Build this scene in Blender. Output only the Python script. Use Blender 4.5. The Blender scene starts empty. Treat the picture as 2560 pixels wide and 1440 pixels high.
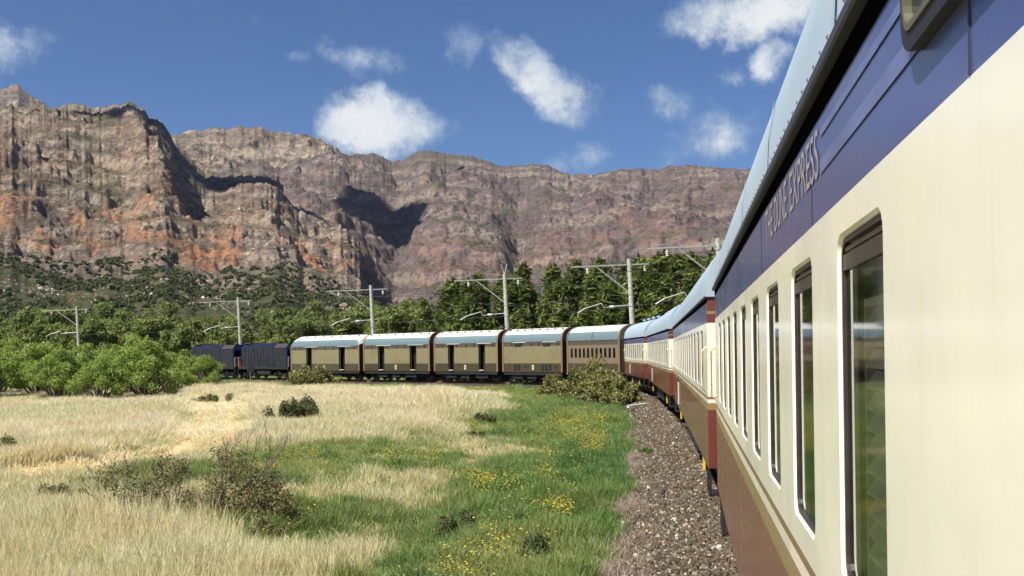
import bpy, math, random
import numpy as np
from mathutils import Vector, Matrix

# ------------------------------------------------------------------ camera, sky, sun
sc = bpy.context.scene
R_ = math.radians
CAMZ = 2.65
cam_d = bpy.data.cameras.new('camera')
cam = bpy.data.objects.new('camera', cam_d)
sc.collection.objects.link(cam)
cam_d.sensor_width = 36.0
cam_d.lens = 36.0 * 2470 / 2560
cam_d.shift_y = 157.5 / 2560
cam_d.clip_start = 0.05
cam_d.clip_end = 30000
cam.matrix_world = Matrix.Translation((0, 0, CAMZ)) @ Matrix.Rotation(R_(90), 4, 'X') @ Matrix.Rotation(R_(-0.8), 4, 'Z')
sc.camera = cam
sc.render.resolution_x, sc.render.resolution_y = 1024, 576
sc.view_settings.view_transform = 'Standard'
sc.view_settings.look = 'None'
sc.view_settings.exposure = 1.05
sc.view_settings.gamma = 1.0
sc.cycles.use_adaptive_sampling = True
sc.cycles.adaptive_threshold = 0.025
sc.cycles.max_bounces = 5
sc.cycles.diffuse_bounces = 2
sc.cycles.glossy_bounces = 3
sc.cycles.transmission_bounces = 2
sc.cycles.transparent_max_bounces = 6
sc.cycles.caustics_reflective = False
sc.cycles.caustics_refractive = False

SUN = Vector((-0.43, -0.40, 0.81)).normalized()
SUN_EL = math.asin(SUN.z)
SUN_AZ = math.atan2(SUN.x, SUN.y)
sun_d = bpy.data.lights.new('sun', 'SUN')
sun_d.energy = 4.2
sun_d.angle = R_(0.53)
sun_d.color = (1.0, 0.95, 0.86)
sun = bpy.data.objects.new('sun', sun_d)
sc.collection.objects.link(sun)
sun.rotation_euler = SUN.to_track_quat('Z', 'Y').to_euler()
sun.location = (-40, -40, 80)

world = bpy.data.worlds.new('World')
sc.world = world
world.use_nodes = True
WN, WL = world.node_tree.nodes, world.node_tree.links
WN.clear()

def wmath(op, a, b=None, c=None, clamp=False):
    n = WN.new('ShaderNodeMath'); n.operation = op; n.use_clamp = clamp
    for i, v in enumerate((a, b, c)):
        if v is None: continue
        if isinstance(v, (int, float)): n.inputs[i].default_value = v
        else: WL.new(v, n.inputs[i])
    return n.outputs[0]

def build_world():
    sky = WN.new('ShaderNodeTexSky'); sky.sky_type = 'NISHITA'; sky.sun_disc = False
    sky.sun_elevation = SUN_EL; sky.sun_rotation = SUN_AZ
    sky.altitude = 300; sky.air_density = 1.0; sky.dust_density = 0.25; sky.ozone_density = 3.0
    tc = WN.new('ShaderNodeTexCoord')
    sep = WN.new('ShaderNodeSeparateXYZ'); WL.new(tc.outputs['Generated'], sep.inputs[0])
    x, y, z = sep.outputs
    az0 = wmath('ARCTAN2', x, y)
    az = wmath('WRAP', az0, 0.56, -0.56)
    hor = wmath('SQRT', wmath('ADD', wmath('MULTIPLY', x, x), wmath('MULTIPLY', y, y)))
    el = wmath('DIVIDE', z, wmath('MAXIMUM', hor, 0.02))

    def noise(scale, detail, rough, off=0.0):
        m = WN.new('ShaderNodeMapping'); m.inputs['Location'].default_value = (off, off * .7, off * .3)
        WL.new(tc.outputs['Generated'], m.inputs['Vector'])
        n = WN.new('ShaderNodeTexNoise'); n.inputs['Scale'].default_value = scale
        n.inputs['Detail'].default_value = detail; n.inputs['Roughness'].default_value = rough
        WL.new(m.outputs[0], n.inputs['Vector'])
        sp = WN.new('ShaderNodeSeparateColor'); WL.new(n.outputs['Color'], sp.inputs[0])
        return [wmath('SUBTRACT', o, .5) for o in sp.outputs]
    w = noise(9, 2, .5)
    f = noise(19, 6, .70, 2.1)
    azw = wmath('ADD', az, wmath('ADD', wmath('MULTIPLY', w[0], .10), wmath('MULTIPLY', f[1], .05)))
    elw = wmath('ADD', el, wmath('ADD', wmath('MULTIPLY', w[1], .09), wmath('MULTIPLY', f[2], .05)))
    # centre x, y, half width, half height (photo scale units), tilt, thickness
    blobs = [(935, 325, 190, 88, 8, 1.45), (835, 335, 90, 60, 0, 1.0), (880, 172, 115, 50, 8, .50),
             (1375, 200, 180, 80, 34, 1.15), (1310, 105, 100, 50, 10, .62), (1150, 120, 75, 75, 0, .42),
             (1530, 395, 80, 75, 0, .72), (1445, 420, 60, 40, 0, .6), (1785, 335, 165, 80, -8, .74), (1680, 265, 80, 50, 20, .55),
             (1900, 30, 235, 95, 0, 1.3), (1945, 160, 85, 65, 10, 1.1), (1835, 182, 45, 25, 0, .45),
             (15, 130, 95, 70, 0, .7), (2250, 120, 160, 80, 0, .9), (740, 160, 45, 25, 0, .4)]
    D = None
    for (bx, by, rx, ry, tilt, amp) in blobs:
        ax, ay = bx - 1280, -(by - 877.5)
        c, s = math.cos(R_(.8)), math.sin(R_(.8))
        A, B = ax * c + ay * s, -ax * s + ay * c
        a0 = math.atan(A / 2470); b0 = B / 2470 * math.cos(a0)
        t = R_(-tilt)
        da = wmath('SUBTRACT', azw, a0); db = wmath('SUBTRACT', elw, b0)
        p = wmath('ADD', wmath('MULTIPLY', da, math.cos(t) * 2470 / rx), wmath('MULTIPLY', db, math.sin(t) * 2470 / rx))
        q = wmath('ADD', wmath('MULTIPLY', da, -math.sin(t) * 2470 / ry), wmath('MULTIPLY', db, math.cos(t) * 2470 / ry))
        e = wmath('MULTIPLY_ADD', p, p, wmath('MULTIPLY', q, q))
        d = wmath('MULTIPLY', wmath('SUBTRACT', 1.0, e), amp)
        D = d if D is None else wmath('MAXIMUM', D, d)
    D = wmath('MAXIMUM', D, -.5)
    body = wmath('ADD', D, wmath('ADD', wmath('MULTIPLY', f[0], 2.9), wmath('MULTIPLY', w[2], 1.0)))
    mr = WN.new('ShaderNodeMapRange'); mr.interpolation_type = 'SMOOTHSTEP'
    mr.inputs['From Min'].default_value = -0.02; mr.inputs['From Max'].default_value = 1.3
    WL.new(body, mr.inputs['Value'])
    dens = wmath('MULTIPLY', mr.outputs[0], .97)
    # cloud brightness: thick parts whiter, with soft grey-blue relief
    shade = WN.new('ShaderNodeMapRange'); shade.interpolation_type = 'SMOOTHSTEP'
    shade.inputs['From Min'].default_value = 0.1; shade.inputs['From Max'].default_value = 1.45
    WL.new(wmath('ADD', D, wmath('ADD', wmath('MULTIPLY', f[2], 2.2), wmath('MULTIPLY', f[0], 1.2))), shade.inputs['Value'])
    cmix = WN.new('ShaderNodeMix'); cmix.data_type = 'RGBA'
    cmix.inputs['A'].default_value = (.18, .25, .325, 1); cmix.inputs['B'].default_value = (.425, .437, .44, 1)
    WL.new(shade.outputs[0], cmix.inputs['Factor'])
    bg1 = WN.new('ShaderNodeBackground'); bg1.inputs['Strength'].default_value = 0.050
    tint = WN.new('ShaderNodeMix'); tint.data_type = 'RGBA'; tint.blend_type = 'MULTIPLY'
    tint.inputs['Factor'].default_value = 1.0
    tint.inputs['B'].default_value = (.46, .645, .90, 1)
    WL.new(sky.outputs[0], tint.inputs['A'])
    WL.new(tint.outputs['Result'], bg1.inputs['Color'])
    bg2 = WN.new('ShaderNodeBackground'); WL.new(cmix.outputs['Result'], bg2.inputs['Color'])
    mx = WN.new('ShaderNodeMixShader'); WL.new(dens, mx.inputs[0])
    WL.new(bg1.outputs[0], mx.inputs[1]); WL.new(bg2.outputs[0], mx.inputs[2])
    out = WN.new('ShaderNodeOutputWorld'); WL.new(mx.outputs[0], out.inputs['Surface'])
    world.cycles.sampling_method = 'MANUAL'; world.cycles.sample_map_resolution = 512
build_world()

# ------------------------------------------------------------------ helpers
rng = np.random.default_rng(7)
rnd = random.Random(11)
C = sc.collection

def hash2(ix, iy, seed):
    h = (ix.astype(np.int64) * 374761393 + iy.astype(np.int64) * 668265263 + seed * 974711) & 0xFFFFFFFF
    h = ((h ^ (h >> 13)) * 1274126177) & 0xFFFFFFFF
    h = h ^ (h >> 16)
    return (h & 0xFFFFFF) / float(0xFFFFFF)

def vnoise(x, y, seed=0):
    x = np.asarray(x, float); y = np.asarray(y, float)
    ix, iy = np.floor(x), np.floor(y)
    fx, fy = x - ix, y - iy
    fx = fx * fx * fx * (fx * (fx * 6 - 15) + 10); fy = fy * fy * fy * (fy * (fy * 6 - 15) + 10)
    a = hash2(ix, iy, seed); b = hash2(ix + 1, iy, seed); c = hash2(ix, iy + 1, seed); d = hash2(ix + 1, iy + 1, seed)
    return (a * (1 - fx) + b * fx) * (1 - fy) + (c * (1 - fx) + d * fx) * fy

def fbm(x, y, octv=5, gain=.5, seed=0):
    v = 0; a = 1; t = 0
    for i in range(octv):
        v = v + a * vnoise(x * 2 ** i + 17.3 * i, y * 2 ** i - 9.1 * i, seed + i); t += a; a *= gain
    return v / t

def ridged(x, y, octv=4, seed=0):
    v = 0; a = 1; t = 0
    for i in range(octv):
        v = v + a * (1 - np.abs(2 * vnoise(x * 2 ** i + 5.7 * i, y * 2 ** i + 3.3 * i, seed + i) - 1)); t += a; a *= .5
    return v / t

def sstep(a, b, x):
    t = np.clip((x - a) / (b - a), 0, 1); return t * t * (3 - 2 * t)

def raw_mesh(name, V, F, mats=(), mi=None, smooth=False):
    me = bpy.data.meshes.new(name)
    V = np.asarray(V, float)
    if isinstance(F, np.ndarray):
        k = F.shape[1]; n = len(F)
        me.vertices.add(len(V)); me.vertices.foreach_set('co', V.astype(np.float32).ravel())
        me.loops.add(n * k); me.polygons.add(n)
        me.loops.foreach_set('vertex_index', F.astype(np.int32).ravel())
        me.polygons.foreach_set('loop_start', np.arange(0, n * k, k, dtype=np.int32))
    else:
        me.from_pydata([tuple(v) for v in V], [], F)
    for m in mats: me.materials.append(m)
    if mi is not None and len(me.polygons): me.polygons.foreach_set('material_index', np.asarray(mi, np.int32))
    if smooth and len(me.polygons): me.polygons.foreach_set('use_smooth', np.ones(len(me.polygons), bool))
    me.update(); me.validate()
    return me

def link(name, me, parent=None, loc=None, rot=None):
    o = bpy.data.objects.new(name, me); C.objects.link(o)
    if parent is not None: o.parent = parent
    if loc is not None: o.location = loc
    if rot is not None: o.rotation_euler = rot
    return o

def empty(name, loc=(0, 0, 0), rz=0.0):
    o = bpy.data.objects.new(name, None); C.objects.link(o)
    o.location = loc; o.rotation_euler = (0, 0, rz); o.empty_display_size = .3
    return o

def tag(o, label=None, cat=None, group=None, kind=None):
    if label: o['label'] = label
    if cat: o['category'] = cat
    if group: o['group'] = group
    if kind: o['kind'] = kind
    return o

class MB:
    def __init__(s): s.v = []; s.f = []; s.m = []
    def add(s, V, F, mi=0):
        b = len(s.v); s.v += [tuple(p) for p in V]; s.f += [tuple(i + b for i in f) for f in F]; s.m += [mi] * len(F)
        return s
    def quad(s, a, b, c, d, mi=0): return s.add([a, b, c, d], [(0, 1, 2, 3)], mi)
    def box(s, x0, x1, y0, y1, z0, z1, mi=0, bev=0.0):
        if bev <= 0:
            V = [(x, y, z) for x in (x0, x1) for y in (y0, y1) for z in (z0, z1)]
            F = [(0, 1, 3, 2), (4, 6, 7, 5), (0, 4, 5, 1), (2, 3, 7, 6), (0, 2, 6, 4), (1, 5, 7, 3)]
            return s.add(V, F, mi)
        # bevelled box: convex hull layout of 24 points
        b = bev; xs, ys, zs = (x0, x1), (y0, y1), (z0, z1)
        V = []; ix = {}
        for i in (0, 1):
            for j in (0, 1):
                for k in (0, 1):
                    sx, sy, sz = (1 if i == 0 else -1), (1 if j == 0 else -1), (1 if k == 0 else -1)
                    for ax, p in (('x', (xs[i], ys[j] + sy * b, zs[k] + sz * b)), ('y', (xs[i] + sx * b, ys[j], zs[k] + sz * b)), ('z', (xs[i] + sx * b, ys[j] + sy * b, zs[k]))):
                        ix[(i, j, k, ax)] = len(V); V.append(p)
        F = []
        def g(*k): return ix[k]
        for i in (0, 1):
            f = [g(i, 0, 0, 'x'), g(i, 0, 1, 'x'), g(i, 1, 1, 'x'), g(i, 1, 0, 'x')]; F.append(tuple(f if i == 0 else f[::-1]))
            f = [g(0, i, 0, 'y'), g(1, i, 0, 'y'), g(1, i, 1, 'y'), g(0, i, 1, 'y')]; F.append(tuple(f if i == 0 else f[::-1]))
            f = [g(0, 0, i, 'z'), g(0, 1, i, 'z'), g(1, 1, i, 'z'), g(1, 0, i, 'z')]; F.append(tuple(f if i == 0 else f[::-1]))
        for i in (0, 1):
            for j in (0, 1):
                F.append((g(i, j, 0, 'x'), g(i, j, 1, 'x'), g(i, j, 1, 'y'), g(i, j, 0, 'y')))
                F.append((g(i, 0, j, 'x'), g(i, 1, j, 'x'), g(i, 1, j, 'z'), g(i, 0, j, 'z')))
                F.append((g(0, i, j, 'y'), g(1, i, j, 'y'), g(1, i, j, 'z'), g(0, i, j, 'z')))
                for k in (0, 1): F.append((g(i, j, k, 'x'), g(i, j, k, 'y'), g(i, j, k, 'z')))
        return s.add(V, F, mi)
    def tube(s, pts, r, n=6, mi=0, cap=True):
        P = [Vector(p) for p in pts]
        rr = r if isinstance(r, (list, tuple)) else [r] * len(P)
        V = []; up = None
        for i, p in enumerate(P):
            d = (P[min(i + 1, len(P) - 1)] - P[max(i - 1, 0)])
            if d.length < 1e-9: d = Vector((0, 0, 1))
            d.normalize()
            if up is None:
                up = Vector((0, 0, 1)) if abs(d.z) < .9 else Vector((1, 0, 0))
            a = d.cross(up)
            if a.length < 1e-5: a = d.cross(Vector((1, .3, .2)))
            a.normalize(); b = d.cross(a); up = a.cross(d) if False else up
            for k in range(n):
                t = 2 * math.pi * k / n
                V.append(p + (a * math.cos(t) + b * math.sin(t)) * rr[i])
        F = []
        for i in range(len(P) - 1):
            for k in range(n):
                F.append((i * n + k, i * n + (k + 1) % n, (i + 1) * n + (k + 1) % n, (i + 1) * n + k))
        if cap:
            F.append(tuple(range(n))[::-1]); F.append(tuple(range((len(P) - 1) * n, len(P) * n)))
        return s.add(V, F, mi)
    def lathe_y(s, prof, cx, cz, n=20, mi=0):
        """prof: list of (radius, y)"""
        V = []; F = []
        for r, y in prof:
            for k in range(n):
                t = 2 * math.pi * k / n; V.append((cx + r * math.cos(t), y, cz + r * math.sin(t)))
        for i in range(len(prof) - 1):
            for k in range(n): F.append((i * n + k, i * n + (k + 1) % n, (i + 1) * n + (k + 1) % n, (i + 1) * n + k))
        F.append(tuple(range(n))); F.append(tuple(range((len(prof) - 1) * n, len(prof) * n))[::-1])
        return s.add(V, F, mi)
    def lathe_z(s, prof, cx, cy, n=10, mi=0):
        V = []; F = []
        for r, z in prof:
            for k in range(n):
                t = 2 * math.pi * k / n; V.append((cx + r * math.cos(t), cy + r * math.sin(t), z))
        for i in range(len(prof) - 1):
            for k in range(n): F.append((i * n + k, i * n + (k + 1) % n, (i + 1) * n + (k + 1) % n, (i + 1) * n + k))
        F.append(tuple(range(n))[::-1]); F.append(tuple(range((len(prof) - 1) * n, len(prof) * n)))
        return s.add(V, F, mi)
    def mesh(s, name, mats, smooth=False):
        if not isinstance(mats, (list, tuple)): mats = [mats]
        return raw_mesh(name, s.v, s.f, mats, s.m, smooth)
    def build(s, name, mats, parent=None, smooth=False, loc=None, rot=None):
        return link(name, s.mesh(name, mats, smooth), parent, loc, rot)

# ------------------------------------------------------------------ materials
class NT:
    """tiny node builder for materials"""
    def __init__(s, name):
        s.mat = bpy.data.materials.new(name); s.mat.use_nodes = True
        s.n, s.l = s.mat.node_tree.nodes, s.mat.node_tree.links
        s.bsdf = s.n['Principled BSDF']; s.out = s.n['Material Output']
        s.tc = s.n.new('ShaderNodeTexCoord')
    def set(s, sock, v):
        if isinstance(v, (int, float)): sock.default_value = v
        elif isinstance(v, tuple): sock.default_value = v if len(v) != 3 or sock.type == 'VECTOR' else (*v, 1)
        else: s.l.new(v, sock)
    def math(s, op, a, b=None, c=None, clamp=False):
        n = s.n.new('ShaderNodeMath'); n.operation = op; n.use_clamp = clamp
        for i, v in enumerate((a, b, c)):
            if v is not None: s.set(n.inputs[i], v)
        return n.outputs[0]
    def coord(s, scale=(1, 1, 1), kind='Object', loc=(0, 0, 0), rot=(0, 0, 0)):
        m = s.n.new('ShaderNodeMapping'); m.inputs['Scale'].default_value = scale
        m.inputs['Location'].default_value = loc; m.inputs['Rotation'].default_value = rot
        s.l.new(s.tc.outputs[kind] if kind != 'World' else s.geo().outputs['Position'], m.inputs['Vector'])
        return m.outputs[0]
    def geo(s):
        if not hasattr(s, '_g'): s._g = s.n.new('ShaderNodeNewGeometry')
        return s._g
    def noise(s, scale, detail=4, rough=.55, vec=None, dist=0.0):
        n = s.n.new('ShaderNodeTexNoise'); n.inputs['Scale'].default_value = scale
        n.inputs['Detail'].default_value = detail; n.inputs['Roughness'].default_value = rough; n.inputs['Distortion'].default_value = dist
        s.l.new(vec if vec is not None else s.tc.outputs['Object'], n.inputs['Vector'])
        return n.outputs[0]
    def voro(s, scale, vec=None, feature='F1', out='Distance'):
        n = s.n.new('ShaderNodeTexVoronoi'); n.feature = feature; n.inputs['Scale'].default_value = scale
        s.l.new(vec if vec is not None else s.tc.outputs['Object'], n.inputs['Vector'])
        return n.outputs[out]
    def ss(s, v, a, b, lo=0.0, hi=1.0):
        n = s.n.new('ShaderNodeMapRange'); n.interpolation_type = 'SMOOTHSTEP'
        n.inputs['From Min'].default_value = a; n.inputs['From Max'].default_value = b
        n.inputs['To Min'].default_value = lo; n.inputs['To Max'].default_value = hi
        s.set(n.inputs['Value'], v); return n.outputs[0]
    def mix(s, f, a, b, mode='MIX'):
        n = s.n.new('ShaderNodeMix'); n.data_type = 'RGBA'; n.blend_type = mode
        s.set(n.inputs['Factor'], f); s.set(n.inputs['A'], a); s.set(n.inputs['B'], b)
        return n.outputs['Result']
    def ramp(s, f, stops):
        n = s.n.new('ShaderNodeValToRGB'); cr = n.color_ramp
        while len(cr.elements) > 1: cr.elements.remove(cr.elements[-1])
        cr.elements[0].position = stops[0][0]; cr.elements[0].color = (*stops[0][1], 1)
        for p, c in stops[1:]:
            e = cr.elements.new(p); e.color = (*c, 1)
        s.set(n.inputs['Fac'], f); return n.outputs['Color']
    def attr(s, name, kind='GEOMETRY', out='Fac'):
        n = s.n.new('ShaderNodeAttribute'); n.attribute_name = name; n.attribute_type = kind; return n.outputs[out]
    def rand(s):
        n = s.n.new('ShaderNodeObjectInfo'); return n.outputs['Random']
    def bump(s, h, strength=.3, dist=.02):
        n = s.n.new('ShaderNodeBump'); n.inputs['Strength'].default_value = strength; n.inputs['Distance'].default_value = dist
        s.set(n.inputs['Height'], h); s.l.new(n.outputs[0], s.bsdf.inputs['Normal'])
    def fin(s, col, rough=.6, metal=0.0, spec=.5, coat=0.0):
        s.set(s.bsdf.inputs['Base Color'], col); s.set(s.bsdf.inputs['Roughness'], rough)
        s.set(s.bsdf.inputs['Metallic'], metal); s.set(s.bsdf.inputs['Specular IOR Level'], spec)
        if coat: s.bsdf.inputs['Coat Weight'].default_value = coat; s.bsdf.inputs['Coat Roughness'].default_value = .12
        return s.mat

def simple(name, col, rough=.6, var=.18, scale=6, metal=0.0, bump=0.0, coat=0.0, spec=.5):
    t = NT(name)
    n = t.noise(scale, 5, .6)
    lo = tuple(c * (1 - var) for c in col); hi = tuple(min(1, c * (1 + var)) for c in col)
    t.fin(t.mix(t.ss(n, .3, .7), lo, hi), rough, metal, spec, coat)
    if bump: t.bump(t.noise(scale * 6, 4, .6), bump, .01)
    return t.mat

def paint(name, col, dirt=(.16, .12, .08), amt=.35, rough=.22, streak=1.0, chips=None, coat=.25):
    """old coach enamel: rain streaks, blotches of dirt, a few chips, slightly wavy panels"""
    t = NT(name)
    off = t.n.new('ShaderNodeVectorMath'); off.operation = 'ADD'; t.l.new(t.tc.outputs['Object'], off.inputs[0])
    t.l.new(t.math('MULTIPLY', t.rand(), 60.0), off.inputs[1])
    def cc(sc3):
        m = t.n.new('ShaderNodeVectorMath'); m.operation = 'MULTIPLY'; t.l.new(off.outputs[0], m.inputs[0]); m.inputs[1].default_value = sc3; return m.outputs[0]
    st = t.noise(2.0, 6, .65, cc((6, 6, .35)))
    bl = t.noise(.9, 6, .6, cc((1, 1, 1)))
    fin = t.noise(34, 3, .6)
    c = t.mix(t.ss(bl, .35, .7), tuple(x * .93 for x in col), tuple(min(1, x * 1.05) for x in col))
    f = t.math('MULTIPLY', t.math('ADD', t.math('MULTIPLY', t.ss(st, .5, .82), .7 * streak), t.math('MULTIPLY', t.ss(bl, .44, .72), .6)), amt)
    c = t.mix(f, c, dirt)
    if chips:
        ch = t.math('MULTIPLY', t.ss(t.noise(16, 5, .7), .68, .74), t.ss(bl, .45, .6))
        c = t.mix(ch, c, chips)
    t.fin(c, t.math('ADD', rough, t.math('MULTIPLY', t.ss(bl, .3, .8), .14)), 0, .5, coat)
    h = t.math('ADD', t.math('MULTIPLY', t.noise(.9, 2, .5, t.coord((1, 1, 2))), 1.0), t.math('MULTIPLY', fin, .03))
    t.bump(h, .16, .05)
    return t.mat

M = {}
M['cream'] = paint('cream_enamel', (.85, .83, .71), (.70, .61, .33), .55, .20)
M['blue'] = paint('blue_enamel', (.058, .075, .215), (.12, .12, .18), .35, .25, chips=(.20, .07, .05))
M['maroon'] = paint('maroon_enamel', (.165, .044, .033), (.14, .10, .085), .45, .18, chips=(.38, .30, .18))
M['stripe_brown'] = paint('brown_stripe', (.22, .13, .07), (.12, .09, .06), .3, .25)
M['stripe_gold'] = paint('gold_stripe', (.30, .21, .09), (.2, .14, .07), .3, .25)
M['stripe_cream'] = paint('pale_stripe', (.80, .75, .62), (.4, .32, .2), .3, .25)
M['roof'] = paint('roof_paint', (.36, .46, .55), (.24, .19, .15), .35, .42, coat=0.0)
M['van_roof'] = None
M['olive'] = simple('olive_trim', (.09, .085, .05), .5, .2, 20)
M['gutter_shade'] = simple('gutter_shade_black', (.003, .003, .003), 1.0, .3, 12, spec=0.0)  # near-black colour for the shadow under the coach gutter
M['gutter'] = paint('gutter_paint', (.030, .034, .060), (.03, .025, .02), .4, .5, coat=0)
M['black'] = simple('underframe_black', (.012, .011, .010), .75, .4, 8)
M['steel'] = simple('wheel_steel', (.10, .09, .085), .5, .3, 12, .6)
M['rust'] = simple('rusty_iron', (.13, .06, .035), .8, .4, 14, 0, .3)
M['rubber'] = simple('black_rubber', (.012, .012, .012), .55, .2, 30)
M['bronze'] = simple('bronze_window_frame', (.055, .045, .038), .4, .25, 12, .3)
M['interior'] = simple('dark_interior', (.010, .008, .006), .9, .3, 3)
M['curtain'] = simple('cream_curtain', (.42, .37, .25), .9, .12, 20)
M['louvre'] = simple('louvre_wood', (.62, .56, .45), .5, .15, 10)
M['yellow'] = simple('yellow_paint', (.65, .42, .05), .45, .2, 10)
M['orange'] = simple('orange_paint', (.62, .20, .04), .45, .2, 10)
M['brass'] = simple('brass', (.55, .42, .18), .35, .2, 30, .8)
M['van_upper'] = paint('van_khaki', (.205, .182, .090), (.13, .08, .055), .8, .28)
M['van_lower'] = paint('van_brown', (.052, .043, .018), (.04, .03, .018), .7, .28)
M['van_band'] = paint('van_top_band', (.085, .058, .038), (.05, .04, .028), .7, .4)
M['coach5_side'] = paint('coach_tan', (.19, .135, .088), (.12, .07, .05), .6, .34)
M['loco_blue'] = paint('loco_blue', (.004, .005, .017), (.006, .005, .005), .6, .35)
M['loco_lit'] = paint('loco_blue_lit', (.06, .15, .46), (.05, .08, .2), .3, .3)  # sunlight on the cab ends put into a brighter blue
M['loco_roof'] = simple('loco_soot', (.035, .026, .020), .8, .4, 5)
M['concrete'] = simple('mast_concrete', (.40, .385, .335), .8, .2, 4, 0, .2)
M['galv'] = simple('galvanised_steel', (.38, .38, .35), .5, .15, 9, .2)
M['porcelain'] = simple('insulator_porcelain', (.62, .60, .55), .25, .1, 20)
M['wire'] = simple('wire_copper', (.05, .045, .04), .6, .2, 20, .4)
M['sign_grey'] = simple('sign_back_grey', (.16, .165, .17), .6, .2, 14, .2)
M['pipe'] = simple('white_pipe', (.72, .72, .70), .5, .1, 10)
M['gold_letter'] = simple('cream_lettering', (.31, .28, .30), .5, .15, 30)
M['faded'] = simple('faded_stripe_paint', (.115, .14, .30), .35, .15, 6)
M['bark'] = simple('bark', (.10, .075, .05), .9, .35, 9, 0, .5)
M['twig'] = simple('dry_twig', (.17, .125, .09), .9, .3, 12)

def glass_mat(name, tint=(.88, .92, .90)):
    t = NT(name); t.n.remove(t.bsdf)
    tr = t.n.new('ShaderNodeBsdfTransparent'); tr.inputs[0].default_value = (*tint, 1)
    gl = t.n.new('ShaderNodeBsdfGlossy'); gl.inputs['Roughness'].default_value = .05; gl.inputs['Color'].default_value = (.95, .97, 1, 1)
    fr = t.n.new('ShaderNodeFresnel'); fr.inputs['IOR'].default_value = 1.6
    bm = t.n.new('ShaderNodeBump'); bm.inputs['Strength'].default_value = .03; bm.inputs['Distance'].default_value = .02
    t.l.new(t.noise(1.6, 2, .5), bm.inputs['Height'])
    t.l.new(bm.outputs[0], gl.inputs['Normal']); t.l.new(bm.outputs[0], fr.inputs['Normal'])
    mx = t.n.new('ShaderNodeMixShader'); t.l.new(fr.outputs[0], mx.inputs[0]); t.l.new(tr.outputs[0], mx.inputs[1]); t.l.new(gl.outputs[0], mx.inputs[2])
    t.l.new(mx.outputs[0], t.out.inputs['Surface'])
    return t.mat
M['glass'] = glass_mat('window_glass')

def leaf_mat(name, a, b, c=None, trans=.25):
    t = NT(name)
    n = t.noise(1.3, 3, .6); r = t.attr('lv')
    col = t.mix(t.ss(n, .3, .7), a, b)
    if c: col = t.mix(t.ss(r, .72, .95), col, c)
    hue = t.math('ADD', .78, t.math('MULTIPLY', r, .44))
    col = t.mix(1.0, col, t.ramp(hue, [(0, (0, 0, 0)), (1, (1, 1, 1))]), 'MULTIPLY')
    t.fin(col, .6, 0, .25)
    tl = t.n.new('ShaderNodeBsdfTranslucent'); t.set(tl.inputs['Color'], col)
    mx = t.n.new('ShaderNodeMixShader'); mx.inputs[0].default_value = trans
    t.l.new(t.bsdf.outputs[0], mx.inputs[1]); t.l.new(tl.outputs[0], mx.inputs[2]); t.l.new(mx.outputs[0], t.out.inputs['Surface'])
    return t.mat
M['leaf_acacia'] = leaf_mat('acacia_leaf', (.20, .30, .06), (.30, .40, .08), (.38, .42, .12), .45)
M['leaf_gum'] = leaf_mat('gum_leaf', (.12, .16, .04), (.22, .26, .065), (.30, .31, .10), .35)
M['leaf_pine'] = leaf_mat('pine_needle', (.055, .085, .018), (.15, .18, .036), (.26, .28, .07), .3)
M['leaf_scrub'] = leaf_mat('scrub_leaf', (.06, .085, .03), (.105, .13, .042), (.15, .155, .07))
M['leaf_bush'] = leaf_mat('bush_leaf', (.12, .14, .035), (.21, .20, .06), (.36, .31, .12))
M['leaf_dark'] = leaf_mat('dark_shrub_leaf', (.06, .075, .025), (.11, .12, .04), (.18, .15, .07))
M['leaf_dry'] = leaf_mat('dry_shrub_leaf', (.13, .135, .045), (.20, .19, .07), (.28, .22, .12))
M['leaf_green'] = leaf_mat('green_weed_leaf', (.08, .17, .03), (.12, .24, .05))

def blade_mat(name, a, b, c, d, trans=.3):
    """a..b random per tuft (dry), c..d where the tuft is green; tuft attribute g says how green it is"""
    t = NT(name)
    r = t.attr('rv', 'INSTANCER'); g = t.attr('g', 'INSTANCER'); lv = t.attr('lv')
    dry = t.mix(r, a, b); gre = t.mix(r, c, d)
    col = t.mix(g, dry, gre)
    sc_ = t.math('ADD', .80, t.math('MULTIPLY', lv, .35))
    col = t.mix(1.0, col, t.ramp(sc_, [(0, (0, 0, 0)), (1, (1, 1, 1))]), 'MULTIPLY')
    t.fin(col, .55, 0, .3)
    tl = t.n.new('ShaderNodeBsdfTranslucent'); t.set(tl.inputs['Color'], col)
    mx = t.n.new('ShaderNodeMixShader'); mx.inputs[0].default_value = trans
    t.l.new(t.bsdf.outputs[0], mx.inputs[1]); t.l.new(tl.outputs[0], mx.inputs[2]); t.l.new(mx.outputs[0], t.out.inputs['Surface'])
    return t.mat
M['straw'] = blade_mat('grass_blades', (.92, .86, .62), (.80, .67, .38), (.36, .39, .11), (.54, .53, .19), .5)
M['turf'] = blade_mat('turf_blades', (.46, .43, .16), (.40, .38, .12), (.10, .20, .05), (.235, .33, .10), .4)

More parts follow.
